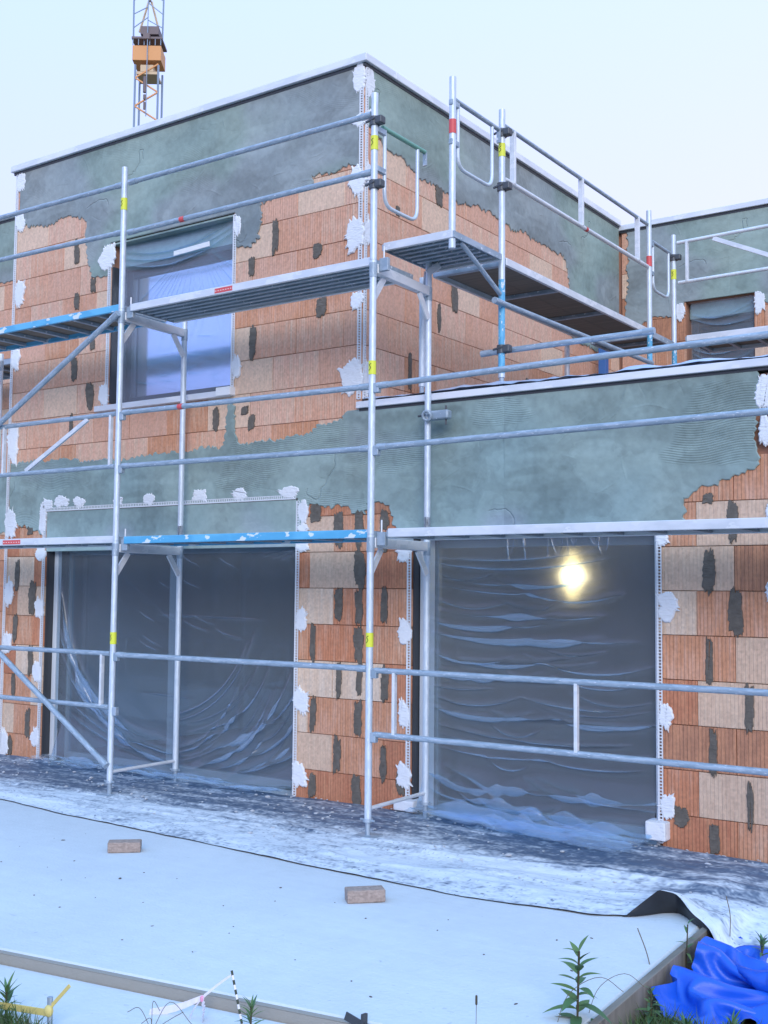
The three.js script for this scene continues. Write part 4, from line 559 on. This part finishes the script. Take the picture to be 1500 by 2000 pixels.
// ---------------------------------------------------------------- pavers on the slab
{ const pv = std({ map: rep(tex(128, 128, (i, j, u, v) => mul([0.36, 0.28, 0.235], 0.7 + 0.6 * fbm(u * 12, v * 12, 901, 4, 12, 12)), true), 6, 6), bumpMap: lump, bumpScale: 0.01, roughness: 0.95 });
  const P = (label, x, z, a, l, h, d, s) => { const g = new RoundedBoxGeometry(l, h, d, 3, 0.008), p = g.attributes.position; for (let i = 0; i < p.count; i++) { const n = 0.004 * (fbm(p.getX(i) * 30 + s, p.getZ(i) * 30 + p.getY(i) * 20, 7, 2) - 0.5); p.setXYZ(i, p.getX(i) + n, p.getY(i) + n, p.getZ(i) + n); } uvBox(g); g.rotateY(a); g.translate(x, h / 2, z); single('paving_brick', label, 'paving brick', g, pv, 'paving bricks left on the slab'); };
  P('clean edged paving brick on the slab, before the wide opening', -5.55, 2.10, 0.76, 0.205, 0.065, 0.10, 1); P('lime smeared paving brick on the slab, before the lit opening', -3.66, 2.13, 0.80, 0.205, 0.068, 0.10, 5); }

// ---------------------------------------------------------------- blue tarpaulin
const covered = new Set(); // where the tarpaulin lies no grass stands up
{ // a sheet pushed together and let fall: a small cloth simulation
  const NX = 100, NZ = 80, d = 0.021, P = new Float32Array((NX + 1) * (NZ + 1) * 3), O = new Float32Array(P.length), id = (i, j) => (i * (NZ + 1) + j) * 3, cx = -1.165, cz = 2.01;
  for (let i = 0; i <= NX; i++) for (let j = 0; j <= NZ; j++) { const u = i / NX - 0.5, v = j / NZ - 0.5, o = id(i, j), x = cx + u * NX * d * 0.60 + 0.10 * (fbm(u * 5, v * 5, 971, 2) - 0.5), z = cz + v * NZ * d * 0.50 + 0.10 * (fbm(u * 5 + 9, v * 5, 973, 2) - 0.5) + 0.12 * u;
    P[o] = x; P[o + 2] = z; P[o + 1] = 0.05 + 0.46 * (fbm(u * 4.6 + 3, v * 6.8, 975, 2) - 0.35) * Math.sqrt(clamp(1.35 - 4 * (u * u + v * v))); }
  O.set(P); const C = []; const link = (a, b, k) => { C.push(a, b, k[0], k[1]); };
  for (let i = 0; i <= NX; i++) for (let j = 0; j <= NZ; j++) { if (i < NX) link(id(i, j), id(i + 1, j), [d, 1]); if (j < NZ) link(id(i, j), id(i, j + 1), [d, 1]); if (i < NX && j < NZ) { link(id(i, j), id(i + 1, j + 1), [d * 1.4142, 0.5]); link(id(i + 1, j), id(i, j + 1), [d * 1.4142, 0.5]); } if (i + 2 <= NX) link(id(i, j), id(i + 2, j), [2 * d, 0.16]); if (j + 2 <= NZ) link(id(i, j), id(i, j + 2), [2 * d, 0.16]); if (i + 4 <= NX) link(id(i, j), id(i + 4, j), [4 * d, 0.02]); if (j + 4 <= NZ) link(id(i, j), id(i, j + 4), [4 * d, 0.02]); }
  const floorAt = (x) => (x < -1.92 ? 0.012 : -0.105);
  for (let step = 0; step < 70; step++) {
    for (let o = 0; o < P.length; o += 3) { for (let k = 0; k < 3; k++) { const p = P[o + k], vel = (p - O[o + k]) * 0.94; O[o + k] = p; P[o + k] = p + vel - (k === 1 ? 0.00045 : 0); } }
    for (let it = 0; it < 8; it++) { for (let c = 0; c < C.length; c += 4) { const a = C[c], b = C[c + 1], dx = P[b] - P[a], dy = P[b + 1] - P[a + 1], dz = P[b + 2] - P[a + 2], l = Math.sqrt(dx * dx + dy * dy + dz * dz) + 1e-9, f = (l - C[c + 2]) / l * 0.5 * C[c + 3]; P[a] += dx * f; P[a + 1] += dy * f; P[a + 2] += dz * f; P[b] -= dx * f; P[b + 1] -= dy * f; P[b + 2] -= dz * f; }
      for (let o = 0; o < P.length; o += 3) { const h = floorAt(P[o]); if (P[o + 1] < h) { P[o + 1] = h; P[o] = lerp(P[o], O[o], 0.8); P[o + 2] = lerp(P[o + 2], O[o + 2], 0.8); } } } }
  for (let o = 0; o < P.length; o += 3) covered.add(Math.round(P[o] / 0.03) + ',' + Math.round(P[o + 2] / 0.03));
  const uv = [], idx = []; for (let i = 0; i <= NX; i++) for (let j = 0; j <= NZ; j++) uv.push(i * d, j * d); for (let i = 0; i < NX; i++) for (let j = 0; j < NZ; j++) { const a = i * (NZ + 1) + j, b = a + NZ + 1; idx.push(a, a + 1, b, a + 1, b + 1, b); }
  const g = new THREE.BufferGeometry(); g.setAttribute('position', new THREE.Float32BufferAttribute(P, 3)); g.setAttribute('uv', new THREE.Float32BufferAttribute(uv, 2)); g.setIndex(idx); g.computeVertexNormals();
  const weave = rep(tex(128, 128, (i, j, u, v) => 0.5 + 0.5 * Math.sin(u * 2 * Math.PI * 32) * Math.sin(v * 2 * Math.PI * 32)), 8, 8);
  single('blue_tarpaulin', 'crumpled bright blue tarpaulin heaped on the grass', 'tarpaulin', g, std({ color: L(0.012, 0.105, 0.60), bumpMap: weave, bumpScale: 0.0006, roughness: 0.30, side: THREE.DoubleSide })); }

// ---------------------------------------------------------------- plants
const leafMat = [L(0.07, 0.16, 0.06), L(0.09, 0.20, 0.07), L(0.12, 0.22, 0.06)].map((c) => new THREE.MeshPhysicalMaterial({ color: c, roughness: 0.6, transmission: 0.25, thickness: 0, side: THREE.DoubleSide }));
const stemMat = std({ color: L(0.07, 0.06, 0.035), roughness: 0.8 }), dryMat = std({ color: L(0.16, 0.14, 0.10), roughness: 0.9 });
function leafGeo(l, w, droop) { const n = 7, pos = [], idx = []; for (let k = 0; k <= n; k++) { const t = k / n, ww = w * Math.pow(Math.sin(Math.PI * Math.pow(t, 0.75)), 0.9) * 0.5, y = -droop * t * t * l, x = t * l; pos.push(x, y + ww * 0.35, -ww, x, y, 0, x, y + ww * 0.35, ww); }
  for (let k = 0; k < n; k++) { const a = k * 3; idx.push(a, a + 1, a + 3, a + 1, a + 4, a + 3, a + 1, a + 2, a + 4, a + 2, a + 5, a + 4); } const g = new THREE.BufferGeometry(); g.setAttribute('position', new THREE.Float32BufferAttribute(pos, 3)); g.setIndex(idx); g.computeVertexNormals(); return g; }
function plant(label, x, y, z, h, leaves, seed, lean = [0, 0], opt = {}) { const q = rng(seed), t = thing('weed_plant', label, 'weed', 'weeds along the slab'), top = [x + lean[0] * h, y + h, z + lean[1] * h]; part(t, 'stem', tube([x, y, z], top, opt.r ?? 0.004, 7), opt.stem ?? stemMat);
  const geos = [0, 1, 2].map((k) => leafGeo(1, opt.w ?? 0.30, 0.15 + 0.2 * k)); for (let k = 0; k < leaves; k++) { const f = opt.rosette ? 0.25 + 0.75 * k / leaves : 0.12 + 0.88 * k / (leaves - 1), a = k * 2.4 + q(), l = (opt.l ?? 0.10) * (opt.rosette ? 0.7 + 0.5 * q() : lerp(1.15, 0.55, f) * (0.8 + 0.4 * q())), e = opt.rosette ? lerp(0.35, 1.3, k / leaves) : lerp(0.15, 1.0, Math.pow(f, 2)) + 0.2 * (q() - 0.5);
    const m = part(t, 'leaf', geos[k % 3], leafMat[Math.floor(q() * 3)]); m.scale.set(l, l, l); m.rotation.set(0, a, e, 'YXZ'); m.position.set(lerp(x, top[0], f), lerp(y, top[1], f), lerp(z, top[2], f)); } return settle(t); }
plant('tall leafy weed with pointed leaves at the edging board beside the grass', -2.0, -0.05, 3.02, 0.31, 22, 3, [0.03, 0], { l: 0.125, w: 0.34, r: 0.0045 });
plant('young weed rosette of narrow leaves in front of the striped stick', -2.985, -0.052, 3.80, 0.115, 26, 5, [0.02, 0], { rosette: true, l: 0.062, w: 0.17 });
plant('weed rosette of narrow leaves above the yellow strap', -3.90, -0.052, 4.22, 0.10, 26, 7, [0, 0], { rosette: true, l: 0.075, w: 0.17 });
plant('small weed at the frame corner with long narrow leaves', -4.50, -0.052, 3.93, 0.12, 9, 9, [0, 0], { l: 0.10, w: 0.16 });
plant('thin weed sprouting where the membrane meets the slab edge', -1.97, -0.08, 1.93, 0.20, 9, 11, [0.05, 0], { l: 0.07, w: 0.22, r: 0.003 });
plant('low weed clump behind the blue tarpaulin', -1.72, -0.08, 1.60, 0.09, 14, 13, [0, 0], { rosette: true, l: 0.07, w: 0.25 });
plant('yellowish weed leaning on the edging board by the tarpaulin', -1.86, -0.10, 2.62, 0.13, 18, 15, [0.02, 0.05], { l: 0.06, w: 0.45 });
plant('bright green weed tuft in the grass in front of the tarpaulin', -1.66, -0.12, 2.76, 0.10, 22, 17, [0, 0], { rosette: true, l: 0.08, w: 0.14 });
plant('second bright green tuft in the grass, nearer the tarpaulin', -1.52, -0.12, 2.64, 0.10, 20, 19, [0, 0], { rosette: true, l: 0.07, w: 0.14 });
function stalk(label, pts, r, headLen) { const t = thing('grass_stalk', label, 'grass stalk', 'dry stalks'); part(t, 'stem', new THREE.TubeGeometry(new THREE.CatmullRomCurve3(pts.map(V)), 16, r, 5).toNonIndexed(), dryMat); if (headLen) { const e = pts[pts.length - 1]; part(t, 'seed_head', new THREE.CapsuleGeometry(0.0045, headLen, 4, 8).translate(e[0], e[1] + headLen * 0.4, e[2]), stemMat); } return settle(t); }
stalk('upright dry stalk with a dark seed head in front of the slab', [[-2.235, -0.052, 3.40], [-2.235, 0.02, 3.39], [-2.236, 0.115, 3.385]], 0.0013, 0.028);
stalk('arching dry stalk beside the leafy weed', [[-2.06, -0.05, 3.10], [-2.02, 0.10, 3.05], [-1.93, 0.155, 2.95], [-1.86, 0.10, 2.90]], 0.0014);
stalk('second arching dry stalk behind the leafy weed', [[-2.0, -0.05, 2.95], [-1.97, 0.09, 2.88], [-1.90, 0.13, 2.78], [-1.84, 0.08, 2.74]], 0.0013);
stalk('straight leaning stalk at the edging board near the tarpaulin tip', [[-2.0, -0.06, 2.25], [-2.05, 0.04, 2.2], [-2.11, 0.13, 2.16]], 0.0026);
stalk('dry stalk sticking up through the membrane edge', [[-1.90, -0.02, 1.52], [-1.905, 0.08, 1.50], [-1.93, 0.16, 1.48]], 0.0025);
for (let k = 0; k < 5; k++) stalk(['wiry stem arching towards the wall from the lower paving', 'wiry stem curling low over the lower paving', 'wiry stem looping upright on the lower paving', 'wiry stem reaching along the lower paving', 'short wiry stem on the lower paving'][k], [[-3.33, -0.052, 3.98], [-3.33 + 0.07 * Math.cos(k * 1.3), 0.0 + 0.012 * k, 3.96 + 0.05 * Math.sin(k * 1.3)], [-3.33 + 0.16 * Math.cos(k * 1.3 + 0.3), 0.0 - 0.008 * k + (k === 0 ? 0.05 : 0), 3.94 + 0.09 * Math.sin(k * 1.3 + 0.3)]], 0.0014);
{ const n = 23500, g = new THREE.BufferGeometry(); g.setAttribute('position', new THREE.Float32BufferAttribute([-0.5, 0, 0, 0.5, 0, 0, -0.35, 0.5, 0.12, 0.35, 0.5, 0.12, 0, 1, 0.42], 3)); g.setIndex([0, 1, 2, 1, 3, 2, 2, 3, 4]); g.computeVertexNormals();
  const m = new THREE.InstancedMesh(g, new THREE.MeshPhysicalMaterial({ color: 0xffffff, roughness: 0.7, transmission: 0.2, thickness: 0, side: THREE.DoubleSide }), n), o = new THREE.Object3D(), q = rng(99), c = new THREE.Color();
  for (let k = 0; k < n; k++) { let x, z, y; if (k < 19500) { x = -1.88 + 2.4 * Math.pow(q(), 1.5); z = 1.75 + 2.3 * q(); y = -0.13; for (let n = 0; n < 6 && covered.has(Math.round(x / 0.03) + ',' + Math.round(z / 0.03)); n++) { x = -1.88 + 2.4 * Math.pow(q(), 1.5); z = 2.3 + 1.6 * q(); } } else { const s = q(); x = -4.4 + 0.82 * s; z = 4.26 + 0.5 * q(); y = -0.055; }
    const h = (k < 19500 ? 0.05 : 0.06) + 0.09 * q() * q(); o.position.set(x, y, z); o.rotation.set((q() - 0.5) * 1.1, q() * 6.28, (q() - 0.5) * 1.1); o.scale.set(0.0045 + 0.0045 * q(), h, h * (0.5 + q())); o.updateMatrix(); m.setMatrixAt(k, o.matrix); const f = q(); m.setColorAt(k, f < 0.14 ? c.setRGB(0.19, 0.17, 0.09) : c.setRGB(0.035 + 0.05 * f, 0.085 + 0.08 * f, 0.022 + 0.02 * f)); }
  m.name = 'grass'; m.userData = { kind: 'stuff', label: 'short uneven grass beside the slab and at its front corner', category: 'grass' }; lit(m); scene.add(m); }

// ---------------------------------------------------------------- stakes, tape, strap
{ const t = thing('striped_stick', 'thin black and white striped stick leaning out of the lower paving', 'stick'), a = V([-3.045, -0.06, 3.77]), b = V([-3.145, 0.150, 3.735]), n = 13; for (let k = 0; k < n; k++) part(t, k % 2 ? 'white_ring' : 'black_ring', tube(a.clone().lerp(b, k / n).toArray(), a.clone().lerp(b, (k + 1) / n).toArray(), 0.0048, 9), k % 2 ? M.paper : M.ink); settle(t); }
{ const t = thing('barrier_tape', 'white and pink barrier tape knotted and tied to the striped stick', 'barrier tape'), tp = new THREE.MeshPhysicalMaterial({ color: L(0.86, 0.82, 0.88), roughness: 0.45, transmission: 0.12, thickness: 0, side: THREE.DoubleSide }), pk = std({ color: L(0.75, 0.30, 0.45), roughness: 0.5 });
  const ribbon = (pts, w0, w1, tw) => { const c = new THREE.CatmullRomCurve3(pts.map(V)), n = 40, pos = [], idx = []; for (let k = 0; k <= n; k++) { const p = c.getPoint(k / n), w = lerp(w0, w1, k / n) / 2, a = tw * k / n + 0.5 * Math.sin(k * 0.9), dx = Math.cos(a) * 0.35, dz = Math.sin(a) * 0.35, dy = 0.9; pos.push(p.x + dx * w, p.y + dy * w, p.z + dz * w, p.x - dx * w, p.y - dy * w, p.z - dz * w); } for (let k = 0; k < n; k++) { const a = k * 2; idx.push(a, a + 1, a + 2, a + 1, a + 3, a + 2); } const g = new THREE.BufferGeometry(); g.setAttribute('position', new THREE.Float32BufferAttribute(pos, 3)); g.setIndex(idx); g.computeVertexNormals(); return g; };
  part(t, 'strand', ribbon([[-3.14, 0.136, 3.738], [-3.21, 0.085, 3.742], [-3.288, 0.020, 3.75]], 0.014, 0.02, 0.4), tp); part(t, 'strand', ribbon([[-3.288, 0.020, 3.75], [-3.37, -0.02, 3.79], [-3.47, -0.048, 3.86]], 0.03, 0.045, 0.8), tp); part(t, 'strand', ribbon([[-3.286, 0.018, 3.75], [-3.262, -0.02, 3.765], [-3.235, -0.048, 3.80]], 0.024, 0.065, 0.7), tp); part(t, 'strand', ribbon([[-3.29, 0.016, 3.75], [-3.31, -0.02, 3.77], [-3.305, -0.048, 3.80]], 0.01, 0.02, 1), tp); part(t, 'knot', new THREE.IcosahedronGeometry(0.011, 1).scale(0.8, 1.3, 0.8).translate(-3.287, 0.017, 3.75), pk, 'pink knot'); settle(t); }
{ const t = thing('strap_stake', 'short stake with a yellow strap tied round it at the front corner', 'stake'); const st = std({ color: L(0.70, 0.58, 0.20), roughness: 0.6 }); part(t, 'stake', tube([-3.655, -0.08, 4.2], [-3.66, 0.072, 4.2], 0.011, 10), M.zincDull); part(t, 'strap', bar([-4.25, -0.030, 4.26], [-3.67, 0.012, 4.205], 0.006, 0.026), st); part(t, 'knot', new THREE.IcosahedronGeometry(0.021, 1).scale(1, 1.15, 0.8).translate(-3.657, 0.022, 4.208), st); part(t, 'loose_end', bar([-3.65, 0.04, 4.2], [-3.56, 0.132, 4.19], 0.005, 0.014), st); settle(t); }
{ const t = thing('black_stake', 'splintered black plastic stake at the front edge of the slab', 'stake'); part(t, 'blade', bar([-2.62, -0.06, 3.57], [-2.625, 0.045, 3.56], 0.03, 0.012), M.pvcDark); part(t, 'wing', bar([-2.70, 0.028, 3.58], [-2.56, -0.02, 3.56], 0.006, 0.032), M.pvcDark); settle(t); }
{ const q = rng(123), g = []; for (let k = 0; k < 46; k++) { const x = -6.5 + 4.3 * q(), z = 1.9 + 1.5 * q(), s = 0.003 + 0.007 * q() * q(); g.push(new THREE.DodecahedronGeometry(s, 0).scale(1 + 1.5 * q(), 0.5, 1).rotateY(q() * 6).translate(x, s * 0.3, z)); } const m = lit(new THREE.Mesh(merge(g), std({ color: L(0.12, 0.11, 0.10), roughness: 1 }))); m.name = 'grit'; m.userData = { kind: 'stuff', label: 'dark grit scattered over the slab', category: 'grit' }; scene.add(m); }

// ---------------------------------------------------------------- across the street, outside the picture: what the panes mirror
{ const t = thing('neighbour_house', 'house with red tiled roof across the street, mirrored in the upper window', 'house'); const x = -29, z = 21; part(t, 'wall', box(x - 6, x + 6, -0.13, 5.2, z - 4, z + 4), std({ color: L(0.30, 0.27, 0.23), roughness: 0.9 })); const s = new THREE.Shape([[-6.5, 5.0], [6.5, 5.0], [0, 8.3]].map((p) => new THREE.Vector2(...p))); const g = new THREE.ExtrudeGeometry(s, { depth: 9, bevelEnabled: false }); g.translate(x, 0, z - 4.5); part(t, 'roof', uvBox(g.index ? g.toNonIndexed() : g), std({ color: L(0.35, 0.09, 0.05), roughness: 0.85 })); for (const dx of [-3.5, 0, 3.5]) part(t, 'window', box(x + dx - 0.6, x + dx + 0.6, 1.2, 2.6, z - 4.06, z - 4.005), M.pvcDark); settle(t); }
for (let k = 0; k < 9; k++) { const q = rng(700 + k), t = thing('street_tree', ['first', 'second', 'third', 'fourth', 'fifth', 'sixth', 'seventh', 'eighth', 'ninth'][k] + ' tree of the row across the street, counted from the red roofed house', 'tree', 'trees across the street'), x = -22 + k * 4.2, z = 23 + 3 * q(), h = 4.2 + 2.0 * q(); part(t, 'trunk', new THREE.CylinderGeometry(0.10, 0.20, h * 0.5, 8).translate(x, h * 0.25 - 0.13, z), stemMat);
  const ls = []; for (let i = 0; i < 900; i++) { const a = q() * 6.28, u = q() * 2 - 1, r = Math.pow(q(), 0.4) * (1.9 + 0.6 * vn(a * 2, u * 3, k)), s = 0.14 + 0.16 * q(); ls.push(new THREE.PlaneGeometry(s, s * 1.5).rotateX(q() * 6).rotateY(q() * 6).translate(x + r * Math.sqrt(1 - u * u) * Math.cos(a), h * 0.62 + r * u * 0.85, z + r * Math.sqrt(1 - u * u) * Math.sin(a))); } part(t, 'crown', merge(ls), leafMat[k % 3]); settle(t); }

renderer.render(scene, camera);
